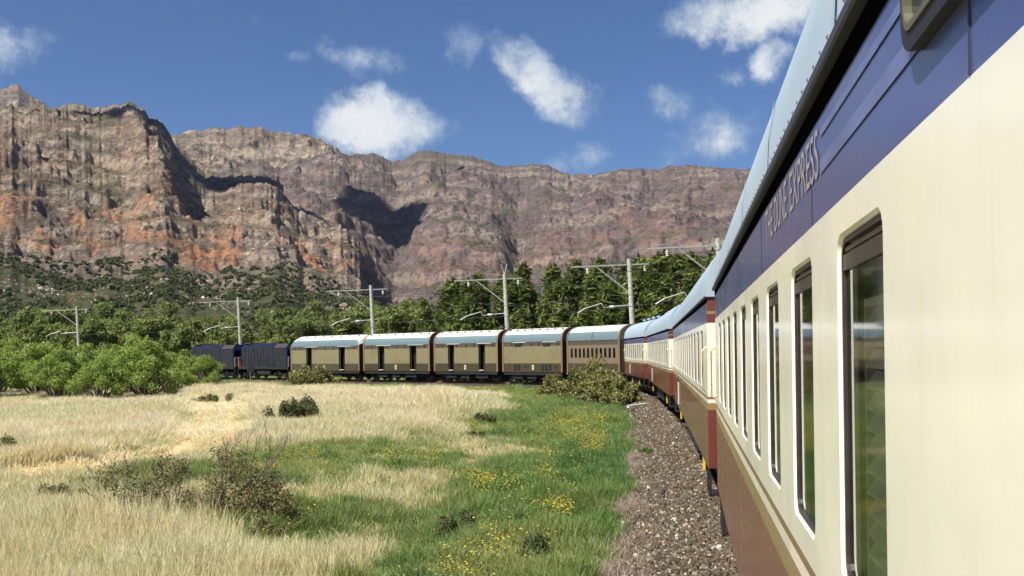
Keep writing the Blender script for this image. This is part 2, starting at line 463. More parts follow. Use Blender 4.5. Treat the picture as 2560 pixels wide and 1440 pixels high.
# ------------------------------------------------------------------ track alignment (inner side line of the train, metres)
AZ1 = math.atan((1710 - 1280) / 2470.0)
U1 = (math.sin(AZ1), math.cos(AZ1)); N1 = (math.cos(AZ1), -math.sin(AZ1))
DSIDE = 0.394
def coach1_pt(t): return (DSIDE * N1[0] + t * U1[0], DSIDE * N1[1] + t * U1[1])
INNER = [coach1_pt(-200), coach1_pt(-20), coach1_pt(13.55), (5.83, 36.2), (7.81, 57.8), (7.98, 70.8), (4.2, 78.2), (-1.0, 84.0), (-7.3, 90.0),
         (-14.7, 96.5), (-23.7, 105.0), (-30.9, 112.0), (-38.6, 119.0), (-60.0, 131.0), (-90, 141), (-400, 190)]
HW = 1.40
def _center():
    P = [Vector(p) for p in INNER]; out = []
    for i, p in enumerate(P):
        d = (P[min(i + 1, len(P) - 1)] - P[max(i - 1, 0)]).normalized()
        out.append((p.x + d.y * HW, p.y - d.x * HW))
    return out
CENTER = _center()
# smooth the centre line a little
def smooth_line(P, n=8):
    P = np.array(P); out = []
    for i in range(len(P) - 1):
        p0, p1, p2, p3 = P[max(i - 1, 0)], P[i], P[i + 1], P[min(i + 2, len(P) - 1)]
        for k in range(n):
            t = k / n
            out.append(.5 * ((2 * p1) + (-p0 + p2) * t + (2 * p0 - 5 * p1 + 4 * p2 - p3) * t * t + (-p0 + 3 * p1 - 3 * p2 + p3) * t ** 3))
    out.append(P[-1]); return np.array(out)
TRK = np.array(CENTER)

def track_dist(X, Y):
    """signed distance to the track centre line, positive on the inner (left) side"""
    X = np.asarray(X, float); Y = np.asarray(Y, float)
    best = np.full(X.shape, 1e9); sg = np.ones(X.shape)
    for i in range(len(TRK) - 1):
        a, b = TRK[i], TRK[i + 1]; d = b - a; L2 = (d * d).sum()
        t = np.clip(((X - a[0]) * d[0] + (Y - a[1]) * d[1]) / L2, 0, 1)
        dx, dy = X - a[0] - t * d[0], Y - a[1] - t * d[1]
        D = np.hypot(dx, dy); cr = d[0] * (Y - a[1]) - d[1] * (X - a[0])
        m = D < best; best = np.where(m, D, best); sg = np.where(m, np.where(cr > 0, 1, -1), sg)
    return best * sg

PATH = np.array([(-26, 22), (-17.5, 25.6), (-13.4, 28.2), (-11.6, 32), (-12.2, 40), (-15.4, 51), (-18.0, 60.5), (-21, 67), (-27, 76), (-40, 88), (-60, 96)], float)
PATHS = smooth_line(PATH, 8)
def path_dist(X, Y):
    best = np.full(np.shape(X), 1e9)
    for i in range(len(PATHS) - 1):
        a, b = PATHS[i], PATHS[i + 1]; d = b - a; L2 = (d * d).sum()
        t = np.clip(((X - a[0]) * d[0] + (Y - a[1]) * d[1]) / L2, 0, 1)
        best = np.minimum(best, np.hypot(X - a[0] - t * d[0], Y - a[1] - t * d[1]))
    return best

def ground_z(X, Y):
    X = np.asarray(X, float); Y = np.asarray(Y, float)
    c = track_dist(X, Y); a = np.abs(c)
    field = -0.62 + (fbm(X * .05, Y * .05, 3, .5, 3) - .5) * .5 + (fbm(X * .4, Y * .4, 2, .5, 8) - .5) * .10
    far = sstep(150, 420, Y); field = field + far * 2.0 - sstep(-400, 300, -Y) * 0
    z_in = np.interp(a, [0, 1.9, 2.9, 3.6, 5.0, 7.6, 10.0, 13.0], [-.30, -.32, -.52, -.50, -.62, -1.02, -.86, -.62])
    w = sstep(7.0, 13.0, a)
    bumpy = (fbm(X * .55, Y * .55, 3, .5, 21) - .5) * .5 * sstep(3.0, 4.2, a)
    z = z_in * (1 - w) + field * w + bumpy * (1 - w)
    zo = np.interp(a, [0, 1.9, 3.2, 5, 8], [-.30, -.32, -.6, -.7, -.62])
    z = np.where(c < 0, zo * (1 - sstep(5, 8, a)) + field * sstep(5, 8, a), z)
    p = path_dist(X, Y)
    z = z - .06 * (1 - sstep(1.0, 1.8, p)) * (a > 4)
    return z

def greenness(X, Y):
    """1 = fresh green, 0 = bleached straw"""
    c = track_dist(X, Y)
    wob = (fbm(X * .22, Y * .22, 4, .55, 40) - .5) * 5.0
    lim = np.interp(Y, [10, 16, 26, 46, 70], [5.4, 6.2, 7.2, 10.5, 9.0])
    g = 1 - sstep(lim - 2.6, lim + 3.6, c + wob * 1.3 + (fbm(X * .9, Y * .9, 3, .55, 43) - .5) * 3.0)
    def ell(cx, cy, rx, ry, k): return k * (1 - sstep(.25, 1.25, np.hypot((X - cx) / rx, (Y - cy) / ry) + wob * .07))
    g = np.maximum(g, ell(-4.6, 30, 6.0, 8.0, .85))
    g = np.maximum(g, ell(-3.4, 19.5, 3.6, 5.5, .7))
    g = np.maximum(g, ell(-7.2, 25.0, 7.0, 6.5, .74))
    g = np.maximum(g, ell(-25, 103, 9, 3.5, .9))
    g = np.maximum(g, ell(-12.5, 25, 3.0, 2.2, .35))
    g = g + (fbm(X * 1.6, Y * 1.6, 3, .6, 48) - .5) * .7 * sstep(.05, .3, g) * (1 - sstep(.9, 1.0, g))
    g = np.maximum(g, .3 * sstep(.55, .7, fbm(X * .12, Y * .12, 3, .5, 77)))
    return np.clip(g, 0, 1)

# ------------------------------------------------------------------ ground sheet
def graded(breaks):
    out = []
    for a, b, st in breaks: out += list(np.arange(a, b, st))
    out.append(breaks[-1][1]); return np.array(out, float)

def build_ground():
    xs = graded([(-7000, -1000, 1000), (-1000, -200, 100), (-200, -60, 10), (-60, -32, 1.4), (-32, 12, .42), (12, 40, 2), (40, 200, 16), (200, 1000, 100), (1000, 7000, 1000)])
    ys = graded([(-3000, -200, 400), (-200, 0, 25), (0, 10, 2), (10, 60, .42), (60, 125, .8), (125, 260, 9), (260, 1000, 74), (1000, 9000, 1000)])
    X, Y = np.meshgrid(xs, ys); Z = ground_z(X, Y)
    V = np.stack([X, Y, Z], -1).reshape(-1, 3)
    ny, nx = X.shape; i = np.arange(ny * nx).reshape(ny, nx)
    F = np.stack([i[:-1, :-1], i[:-1, 1:], i[1:, 1:], i[1:, :-1]], -1).reshape(-1, 4)
    t = NT('ground_soil')
    g = t.attr('green'); p = t.attr('path')
    n = t.noise(3.0, 6, .6, t.coord(kind='World')); n2 = t.noise(.35, 5, .6, t.coord(kind='World')); n3 = t.noise(14, 4, .65, t.coord(kind='World'))
    straw = t.mix(t.ss(n, .3, .7), (.42, .34, .17), (.60, .50, .27))
    green = t.mix(t.ss(n, .3, .7), (.07, .12, .025), (.14, .18, .05))
    soil = t.mix(t.ss(n3, .3, .7), (.50, .35, .17), (.64, .48, .25))
    soil = t.mix(t.ss(n2, .45, .65), soil, (.48, .27, .12))
    c = t.mix(g, straw, green); c = t.mix(p, c, soil)
    t.fin(c, .95, 0, .1); t.bump(t.math('ADD', n, t.math('MULTIPLY', n3, .5)), .5, .05)
    me = raw_mesh('ground', V, F, [t.mat], None, True)
    at = me.attributes.new('green', 'FLOAT', 'POINT'); at.data.foreach_set('value', greenness(X, Y).ravel().astype(np.float32))
    pd = path_dist(X, Y); cd = np.abs(track_dist(X, Y))
    wheel = np.exp(-((pd - .72) / .42) ** 2) + (.2 + .2 * (Y < 36)) * np.exp(-(pd / 1.2) ** 2)
    wheel = np.clip(wheel * (.75 + .5 * fbm(X * .6, Y * .6, 3, .5, 60)), 0, 1) * (cd > 4)
    at = me.attributes.new('path', 'FLOAT', 'POINT'); at.data.foreach_set('value', wheel.ravel().astype(np.float32))
    tag(link('ground', me), 'straw coloured field with a green verge beside the railway', kind='structure')
build_ground()

# ------------------------------------------------------------------ track bed, rails, ballast
def ribbon(name, off_prof, mat, step=1.0, kind='structure', y_from=-30, y_to=150):
    P = smooth_line(TRK, 10)
    rows = []
    for i in range(len(P)):
        d = P[min(i + 1, len(P) - 1)] - P[max(i - 1, 0)]; d = d / np.linalg.norm(d)
        nl = np.array([-d[1], d[0]])
        rows.append([(P[i][0] + nl[0] * o, P[i][1] + nl[1] * o, z) for o, z in off_prof])
    V = [p for r in rows for p in r]; k = len(off_prof)
    F = [(i * k + j, i * k + j + 1, (i + 1) * k + j + 1, (i + 1) * k + j)[::-1] for i in range(len(rows) - 1) for j in range(k - 1)]
    me = raw_mesh(name, V, F, [mat], None, False)
    return link(name, me)

def stone_mat(name):
    t = NT(name); r = t.attr('rv', 'INSTANCER')
    col = t.ramp(r, [(0, (.036, .031, .021)), (.3, (.078, .066, .043)), (.55, (.115, .097, .066)), (.75, (.13, .072, .040)), (.86, (.18, .148, .11)), (.965, (.36, .32, .25)), (1, (.60, .56, .47))])
    n = t.noise(24, 3, .6)
    t.fin(t.mix(t.math('MULTIPLY', t.ss(n, .4, .8), .5), col, (.12, .08, .06)), .85, 0, .25); return t.mat
M['stone'] = stone_mat('ballast_stone')

def build_track():
    t = NT('ballast_bed')
    v = t.voro(16, t.coord(kind='World')); vc = t.voro(16, t.coord(kind='World'), out='Color'); n = t.noise(40, 3, .6, t.coord(kind='World'))
    sepc = t.n.new('ShaderNodeSeparateColor'); t.l.new(vc, sepc.inputs[0])
    col = t.ramp(sepc.outputs[0], [(0, (.05, .036, .026)), (.5, (.11, .078, .056)), (.8, (.15, .11, .08)), (1, (.28, .23, .18))])
    t.fin(t.mix(t.ss(v, .25, .6), col, (.03, .022, .018)), .9, 0, .2); t.bump(t.math('SUBTRACT', 1.0, v), .8, .05)
    bed = ribbon('ballast_bed', [(3.05, -.60), (2.75, -.40), (2.3, -.28), (1.9, -.20), (.9, -.17), (-.9, -.17), (-1.9, -.20), (-3.0, -.62)], t.mat)
    tag(bed, 'brown stone ballast bed carrying the curved railway track', kind='structure')
    for s in (1, -1):
        r = ribbon('rail', [(s * .533 - .035 , -.165), (s * .533 - .035, 0.0), (s * .533 + .035, 0.0), (s * .533 + .035, -.165)], M['rust'])
        r.parent = bed
build_track()

# ------------------------------------------------------------------ scattering (uncountable stuff only)
def scatter(name, pts, rot, scl, idx, attrs, variants, label, cat=None):
    col = bpy.data.collections.new(name + '_pieces')
    for i, me in enumerate(variants):
        o = bpy.data.objects.new('%s_piece_%02d' % (name, i), me); col.objects.link(o)
    me = bpy.data.meshes.new(name); n = len(pts)
    me.vertices.add(n); me.vertices.foreach_set('co', np.asarray(pts, np.float32).ravel())
    def put(nm, ty, arr, key='value'):
        a = me.attributes.new(nm, ty, 'POINT'); a.data.foreach_set(key, arr)
    put('rot', 'FLOAT_VECTOR', np.asarray(rot, np.float32).ravel(), 'vector')
    put('scl', 'FLOAT_VECTOR', np.asarray(scl, np.float32).ravel(), 'vector')
    put('idx', 'INT', np.asarray(idx, np.int32))
    for k, v in attrs.items(): put(k, 'FLOAT', np.asarray(v, np.float32))
    o = link(name, me)
    ng = bpy.data.node_groups.new(name + '_scatter', 'GeometryNodeTree')
    ng.interface.new_socket('Geometry', in_out='INPUT', socket_type='NodeSocketGeometry')
    ng.interface.new_socket('Geometry', in_out='OUTPUT', socket_type='NodeSocketGeometry')
    N, L = ng.nodes, ng.links
    gi, go = N.new('NodeGroupInput'), N.new('NodeGroupOutput')
    ci = N.new('GeometryNodeCollectionInfo'); ci.inputs['Collection'].default_value = col
    ci.inputs['Separate Children'].default_value = True; ci.inputs['Reset Children'].default_value = True
    ip = N.new('GeometryNodeInstanceOnPoints'); ip.inputs['Pick Instance'].default_value = True
    def na(nm, ty):
        a = N.new('GeometryNodeInputNamedAttribute'); a.data_type = ty; a.inputs['Name'].default_value = nm; return a.outputs[0]
    L.new(gi.outputs[0], ip.inputs['Points']); L.new(ci.outputs[0], ip.inputs['Instance'])
    L.new(na('idx', 'INT'), ip.inputs['Instance Index'])
    e2r = N.new('FunctionNodeEulerToRotation'); L.new(na('rot', 'FLOAT_VECTOR'), e2r.inputs[0]); L.new(e2r.outputs[0], ip.inputs['Rotation'])
    L.new(na('scl', 'FLOAT_VECTOR'), ip.inputs['Scale'])
    L.new(ip.outputs[0], go.inputs[0])
    md = o.modifiers.new('scatter', 'NODES'); md.node_group = ng
    tag(o, label, cat, None, 'stuff')
    return o

def add_lv(me, per_face_vals, k):
    """random value per leaf, written on the face corners' points"""
    a = me.attributes.new('lv', 'FLOAT', 'POINT'); a.data.foreach_set('value', np.repeat(per_face_vals, k).astype(np.float32))

def blades_mesh(name, mat, nb, hmin, hmax, spread, width, lean, seed, head=0.0):
    r = np.random.default_rng(seed); V = []; F = []; lv = []
    for b in range(nb):
        a = r.uniform(0, 6.283); rad = spread * math.sqrt(r.uniform()); h = r.uniform(hmin, hmax)
        bx, by = rad * math.cos(a), rad * math.sin(a)
        d = r.uniform(0, 6.283); ln = r.uniform(.2, 1) * lean * h
        f = r.uniform(0, 6.283); wx, wy = math.cos(f) * width / 2, math.sin(f) * width / 2
        base = len(V); val = r.uniform()
        segs = 3
        for s in range(segs + 1):
            t = s / segs; k = t * t
            w = (1 - t * .75) if not head else (.55 if t < .6 else (1.0 + head if t < .9 else .2))
            x, y, z = bx + math.cos(d) * ln * k, by + math.sin(d) * ln * k, h * (t - .12 * k * lean)
            V += [(x - wx * w, y - wy * w, z), (x + wx * w, y + wy * w, z)]; lv += [val, val]
        for s in range(segs): F.append((base + 2 * s, base + 2 * s + 1, base + 2 * s + 3, base + 2 * s + 2))
    me = raw_mesh(name, V, np.array(F), [mat]); a = me.attributes.new('lv', 'FLOAT', 'POINT'); a.data.foreach_set('value', np.array(lv, np.float32))
    return me

def sample_ground(n, u0, u1, y0, y1, power):
    """random ground points, denser towards the camera"""
    q = rng.uniform(size=n); e = 2 - power
    Y = (y0 ** e + q * (y1 ** e - y0 ** e)) ** (1 / e)
    return rng.uniform(u0, u1, n) * Y, Y

def euler_rand(n, tilt):
    return np.stack([rng.normal(0, tilt, n), rng.normal(0, tilt, n), rng.uniform(0, 6.283, n)], -1)

SHRUBS = [(-6.2, 18.6, 2.3), (-9.4, 20.6, .5), (-4.5, 18.4, .55), (-10.7, 48.1, 1.2), (-18.8, 46.3, .3), (-4.7, 48.9, 1.0), (-1.4, 46.8, .6), (-1.9, 38.5, .7), (-.95, 17.8, .5), (-1.9, 19.6, .35), (-19.0, 95.5, 2.0), (-17.2, 33.5, .8), (-14.3, 34.5, .6)]
def shrub_mask(X, Y):
    m = np.ones(len(X), bool)
    for (x, y, r) in SHRUBS: m &= np.hypot(X - x, (Y - y) * 1.4) > r
    return m | (rng.uniform(size=len(X)) < .12)

def build_grass():
    dry = [blades_mesh('straw_%d' % i, M['straw'], 26, .35, .9, .17, .0075, .28, 100 + i, .9) for i in range(5)]
    X, Y = sample_ground(150000, -.60, .04, 11.5, 118, 1.35)
    c = track_dist(X, Y); g = greenness(X, Y); pd = path_dist(X, Y)
    patch = fbm(X * .35, Y * .35, 3, .5, 55)
    keep = (c > 3.6) & (rng.uniform(size=len(X)) < np.clip(1.06 - g * 1.3, .05, 1)) & ((pd > 1.1) | ((pd < .42) & (rng.uniform(size=len(X)) < .5)))
    near_tr = (c < 6.5) & (Y > 62)
    keep |= (c > 3.3) & near_tr & (rng.uniform(size=len(X)) < .9) & (X < 3)
    keep &= (patch > .27) & shrub_mask(X, Y)
    keep &= ~((pd < 1.3 + 1.2 * fbm(X * .5, Y * .5, 2, .5, 12)) & (Y < 35) & (rng.uniform(size=len(X)) < .9))
    X, Y, g, patch, pd = X[keep], Y[keep], g[keep], patch[keep], pd[keep]
    n = len(X); Z = ground_z(X, Y)
    hs = (.42 + .75 * patch + .35 * (1 - sstep(13, 24, Y))) * rng.uniform(.7, 1.15, n) * (1 - .68 * sstep(.1, .75, g))
    hs *= np.where(pd < 2.0, .5, 1) * np.where((track_dist(X, Y) < 6.5) & (Y > 62), 1.35, 1)
    ws = rng.uniform(.9, 1.4, n) * np.interp(Y, [12, 30, 60, 120], [.9, 1.3, 2.0, 3.2])
    rv = np.clip(rng.normal(.42, .25, n) + (fbm(X * .5, Y * .5, 2, .5, 5) - .5) * .9 + sstep(18, 26, Y) * (1 - sstep(34, 40, Y)) * .15, 0, 1)
    gg = np.clip(g * 1.25 - .12 + rng.normal(0, .12, n), 0, 1)
    scatter('dry_grass', np.stack([X, Y, Z - .03], -1), euler_rand(n, .06), np.stack([ws, ws, hs], -1), rng.integers(0, 5, n),
            {'rv': rv, 'g': gg}, dry, 'tall bleached straw grass covering the field inside the curve')
    turf = [blades_mesh('turf_%d' % i, M['turf'], 22, .10, .26, .15, .016, .9, 200 + i) for i in range(5)]
    X, Y = sample_ground(210000, -.58, .16, 11.5, 112, 1.35)
    c = track_dist(X, Y); g = greenness(X, Y); pd = path_dist(X, Y)
    edge = 2.95 + (fbm(X * .8, Y * .8, 3, .5, 31) - .5) * 1.1
    keep = (c > edge) & (rng.uniform(size=len(X)) < np.clip(g * 1.5 - .15, 0, 1)) & (pd > 1.2)
    X, Y, g = X[keep], Y[keep], g[keep]; n = len(X); Z = ground_z(X, Y)
    patch = fbm(X * .5, Y * .5, 3, .5, 91); clump = fbm(X * 1.7, Y * 1.7, 2, .5, 19)
    hs = (.25 + 1.6 * patch * clump * 2) * rng.uniform(.7, 1.3, n)
    ws = rng.uniform(.9, 1.3, n) * np.interp(Y, [12, 30, 60, 120], [.9, 1.15, 1.8, 2.8])
    rv = np.clip(rng.normal(.45, .2, n) + (patch - .5) * 1.8 + (fbm(X * .15, Y * .15, 3, .5, 93) - .5) * 1.2, 0, 1)
    scatter('green_grass', np.stack([X, Y, Z - .02], -1), euler_rand(n, .15), np.stack([ws, ws, hs], -1), rng.integers(0, 5, n),
            {'rv': rv, 'g': np.clip(.05 + g * 1.0 + rng.normal(0, .12, n) - sstep(.52, .68, fbm(X * .33, Y * .33, 3, .5, 97)) * .45, 0, 1)}, turf, 'short fresh green grass on the verge beside the ballast')
    # pale weeds along the ballast edge
    weed_m = blade_mat('weed_blades', (.50, .40, .34), (.40, .29, .24), (.3, .28, .14), (.3, .3, .15))
    weed = [blades_mesh('weed_%d' % i, weed_m, 40, .08, .26, .22, .007, 1.3, 300 + i) for i in range(4)]
    cl = [(3.3, 25.5, .55), (2.9, 21.2, .5), (2.55, 18.5, .5), (2.2, 15.6, .45), (1.5, 13.6, .5), (3.4, 28, .4), (1.35, 15.2, .4), (1.9, 12.8, .5), (4.3, 35, .4), (2.1, 19.6, .35), (1.25, 12.6, .4)]
    P = []
    for (x, y, r) in cl:
        for k in range(46): P.append((x + rng.normal(0, r * .5), y + rng.normal(0, r * 1.0)))
    P = np.array(P); c = track_dist(P[:, 0], P[:, 1]); P = P[c > 2.25]; n = len(P)
    z = np.maximum(ground_z(P[:, 0], P[:, 1]), -.62)
    scatter('weeds', np.stack([P[:, 0], P[:, 1], z], -1), euler_rand(n, .2), np.repeat(rng.uniform(.6, 1.25, n)[:, None], 3, 1), rng.integers(0, 4, n),
            {'rv': rng.uniform(0, 1, n), 'g': rng.uniform(0, .25, n)}, weed, 'pale dry weeds along the edge of the ballast')

    # yellow flowers in drifts
    t = NT('flower_petal'); r = t.attr('rv', 'INSTANCER'); t.fin(t.mix(r, (.80, .58, .05), (.75, .66, .18)), .6, 0, .2)
    stem = M['leaf_green']
    fl = []
    for i in range(3):
        b = MB(); h = .20 + .05 * i
        for k in range(6):
            a = k * 1.047
            b.add([(0, 0, h), (.022 * math.cos(a - .4), .022 * math.sin(a - .4), h + .008), (.036 * math.cos(a), .036 * math.sin(a), h + .004), (.022 * math.cos(a + .4), .022 * math.sin(a + .4), h + .008)], [(0, 1, 2, 3)], 0)
        b.tube([(0, 0, 0), (.01, 0, h)], .003, 3, 1, False)
        fl.append(b.mesh('flower_%d' % i, [t.mat, stem]))
    X, Y = sample_ground(260000, -.42, .12, 11.5, 62, 1.3)
    c = track_dist(X, Y)
    # drifts run slantwise across the verge
    q = (X - .35 * Y) ; w_ = (X + .12 * Y)
    drift = fbm(w_ * .9, q * .30, 4, .55, 71)
    big = np.zeros(len(X))
    for (cx, cy, rx, ry, k) in [(1.2, 19.4, 1.3, 2.2, .75), (2.7, 34, 1.7, 11, 1.5), (0.4, 25.5, 2.6, 2.2, .9), (-.6, 14.6, 1.9, 2.6, .35), (-5.0, 31.0, 4.5, 5.5, .3), (.2, 22.5, 2.6, 2.0, .5), (-3.4, 24, 2.2, 5, .35), (-1.5, 42, 2.0, 4, .5), (-2.5, 17, 1.6, 3, .35)]:
        big = np.maximum(big, k * np.clip(1.3 - np.hypot((X - cx) / rx, (Y - cy) / ry), 0, 1))
    keep = (c > 3.7) & (rng.uniform(size=len(X)) < np.clip(big * sstep(.46, .66, drift) * .75 + big * .03 + .003, 0, .5)) & (greenness(X, Y) > .35)
    X, Y = X[keep], Y[keep]; n = len(X); Z = ground_z(X, Y)
    s = rng.uniform(.6, 1.1, n) * np.interp(Y, [12, 30, 60], [.5, .6, .8])
    scatter('flowers', np.stack([X, Y, Z], -1), euler_rand(n, .2), np.stack([s * 1.15, s * 1.15, s * 2.3], -1), rng.integers(0, 3, n), {'rv': rng.uniform(0, 1, n), 'g': np.ones(n)}, fl,
            'drifts of small yellow wild flowers in the green verge')
build_grass()

def build_stones():
    var = []
    for i in range(6):
        r = np.random.default_rng(500 + i)
        P = r.normal(size=(11, 3)); P /= np.linalg.norm(P, axis=1)[:, None]; P *= np.array([1, .75, .6]) * r.uniform(.75, 1.1, (11, 1))
        import bmesh
        bm = bmesh.new()
        for p in P: bm.verts.new(p)
        bmesh.ops.convex_hull(bm, input=bm.verts)
        me = bpy.data.meshes.new('stone_%d' % i); bm.to_mesh(me); bm.free(); me.materials.append(M['stone']); var.append(me)
    P = smooth_line(TRK, 10); seg = np.linalg.norm(np.diff(P, axis=0), axis=1); cum = np.concatenate([[0], np.cumsum(seg)])
    # near stretch, every stone; further along fewer and larger
    pts = []; scl = []
    s0 = np.interp(9, P[:, 1], cum)
    for (a, b, dens, size) in [(0, 14, 620, .034), (14, 30, 420, .038), (30, 60, 220, .046)]:
        n = int((b - a) * 2.0 * dens)
        s = s0 + rng.uniform(a, b, n); o = rng.uniform(1.05, 3.05, n)
        x = np.interp(s, cum, P[:, 0]); y = np.interp(s, cum, P[:, 1])
        x2 = np.interp(s + .3, cum, P[:, 0]); y2 = np.interp(s + .3, cum, P[:, 1])
        d = np.stack([x2 - x, y2 - y], -1); d /= np.linalg.norm(d, axis=1)[:, None]
        X = x - d[:, 1] * o; Y = y + d[:, 0] * o
        Z = np.interp(o, [0, .9, 1.9, 2.3, 2.75, 3.05], [-.17, -.17, -.20, -.28, -.40, -.55])
        k = (rng.uniform(size=n) > sstep(2.5, 3.05, o) * .75)
        pts.append(np.stack([X, Y, Z + .012], -1)[k]); scl.append(np.clip(rng.lognormal(0, .32, n), .4, 2.2)[k] * size)
    pts = np.concatenate(pts); scl = np.concatenate(scl); n = len(pts)
    scatter('gravel', pts, rng.uniform(0, 6.283, (n, 3)), np.repeat(scl[:, None], 3, 1), rng.integers(0, 6, n), {'rv': rng.uniform(0, 1, n), 'g': np.zeros(n)}, var,
            'loose brown and grey ballast stones along the foot of the train')
build_stones()

# ------------------------------------------------------------------ mountains
def mountain_mat(name, tone=1.0, purple=0.0):
    t = NT(name)
    P = t.coord(kind='World'); talus = t.attr('talus'); orange = t.attr('orange'); ledge = t.attr('ledge'); dark = t.attr('scrubby')
    strata = t.noise(1.0, 6, .68, t.coord((.005, .005, .095), 'World'), .8)
    blocks = t.noise(1.0, 7, .72, t.coord((.045, .045, .085), 'World'))
    vert = t.noise(1.0, 6, .7, t.coord((.075, .075, .018), 'World'))
    fine = t.noise(1.0, 5, .75, t.coord((.16, .16, .22), 'World'))
    big = t.noise(1.0, 4, .55, t.coord((.006, .006, .008), 'World'))
    s = t.math('ADD', t.math('MULTIPLY', strata, .55), t.math('MULTIPLY', blocks, .45))
    rock = t.ramp(s, [(.30, (.060 * tone, .047 * tone, .046 * tone)), (.40, (.130 * tone, .095 * tone, .080 * tone)), (.50, (.185 * tone, .138 * tone, .112 * tone)), (.58, (.25 * tone, .19 * tone, .145 * tone)), (.68, (.50 * tone, .43 * tone, .33 * tone))])
    rock = t.mix(t.math('MULTIPLY', t.ss(vert, .56, .76), .3), rock, (.075 * tone, .058 * tone, .056 * tone))
    rock = t.mix(t.math('MULTIPLY', t.ss(big, .4, .65), .4), rock, (.165, .118, .112) if purple else (.205, .140, .092))
    pale = t.math('MULTIPLY', t.ss(fine, .54, .66), t.ss(blocks, .44, .58))
    rock = t.mix(pale, rock, (.60 * tone, .53 * tone, .42 * tone))
    spk = t.noise(1.0, 4, .8, t.coord((.11, .11, .2), 'World'))
    rock = t.mix(t.ss(spk, .36, .52, .75, 0.0), rock, (.040, .034, .038))
    rock = t.mix(t.math('MULTIPLY', t.ss(t.noise(1.0, 5, .65, t.coord((.013, .013, .026), 'World')), .47, .62), .55), rock, (.062, .060, .046))
    if purple: rock = t.mix(.40, rock, (.105, .078, .095))
    rock = t.mix(t.math('MULTIPLY', t.attr('face'), t.ss(t.noise(1.0, 5, .75, t.coord((.07, .07, .12), 'World')), .42, .56, 0.0, .7)), rock, (.40 * tone, .34 * tone, .255 * tone))
    oc = t.mix(t.ss(fine, .3, .7), (.29, .11, .055), (.38, .21, .115))
    rock = t.mix(t.math('MULTIPLY', t.math('MULTIPLY', orange, .92), t.math('MULTIPLY', t.ss(t.noise(1.0, 7, .75, t.coord((.035, .035, .06), 'World')), .42, .58), t.ss(spk, .36, .50))), rock, oc)
    scrub = t.mix(t.ss(blocks, .35, .65), (.045, .055, .022), (.095, .098, .045))
    # bushes cling to ledges and gullies
    sf = t.math('MULTIPLY', t.math('ADD', ledge, t.math('MULTIPLY', dark, .6)), t.ss(t.noise(1.0, 5, .7, t.coord((.05, .05, .07), 'World')), .42, .60), clamp=True)
    rock = t.mix(t.math('MULTIPLY', sf, .85), rock, scrub)
    n5 = t.noise(1.0, 6, .75, t.coord((.09, .09, .12), 'World'))
    tal = t.mix(t.ss(n5, .38, .62), (.035, .045, .018), (.080, .072, .036))
    tal = t.mix(t.math('MULTIPLY', t.ss(fine, .57, .66), t.ss(t.noise(1.0, 4, .6, t.coord((.02, .02, .02), 'World')), .38, .6)), tal, (.36, .30, .22))
    col = t.mix(t.ss(t.math('ADD', talus, t.math('MULTIPLY', t.math('SUBTRACT', blocks, .5), .9)), .42, .58), rock, tal)
    t.fin(col, .95, 0, .08)
    h = t.math('ADD', t.math('MULTIPLY', blocks, 1.0), t.math('ADD', t.math('MULTIPLY', fine, .5), t.math('MULTIPLY', strata, .8)))
    t.bump(h, .9, 6.0)
    return t.mat

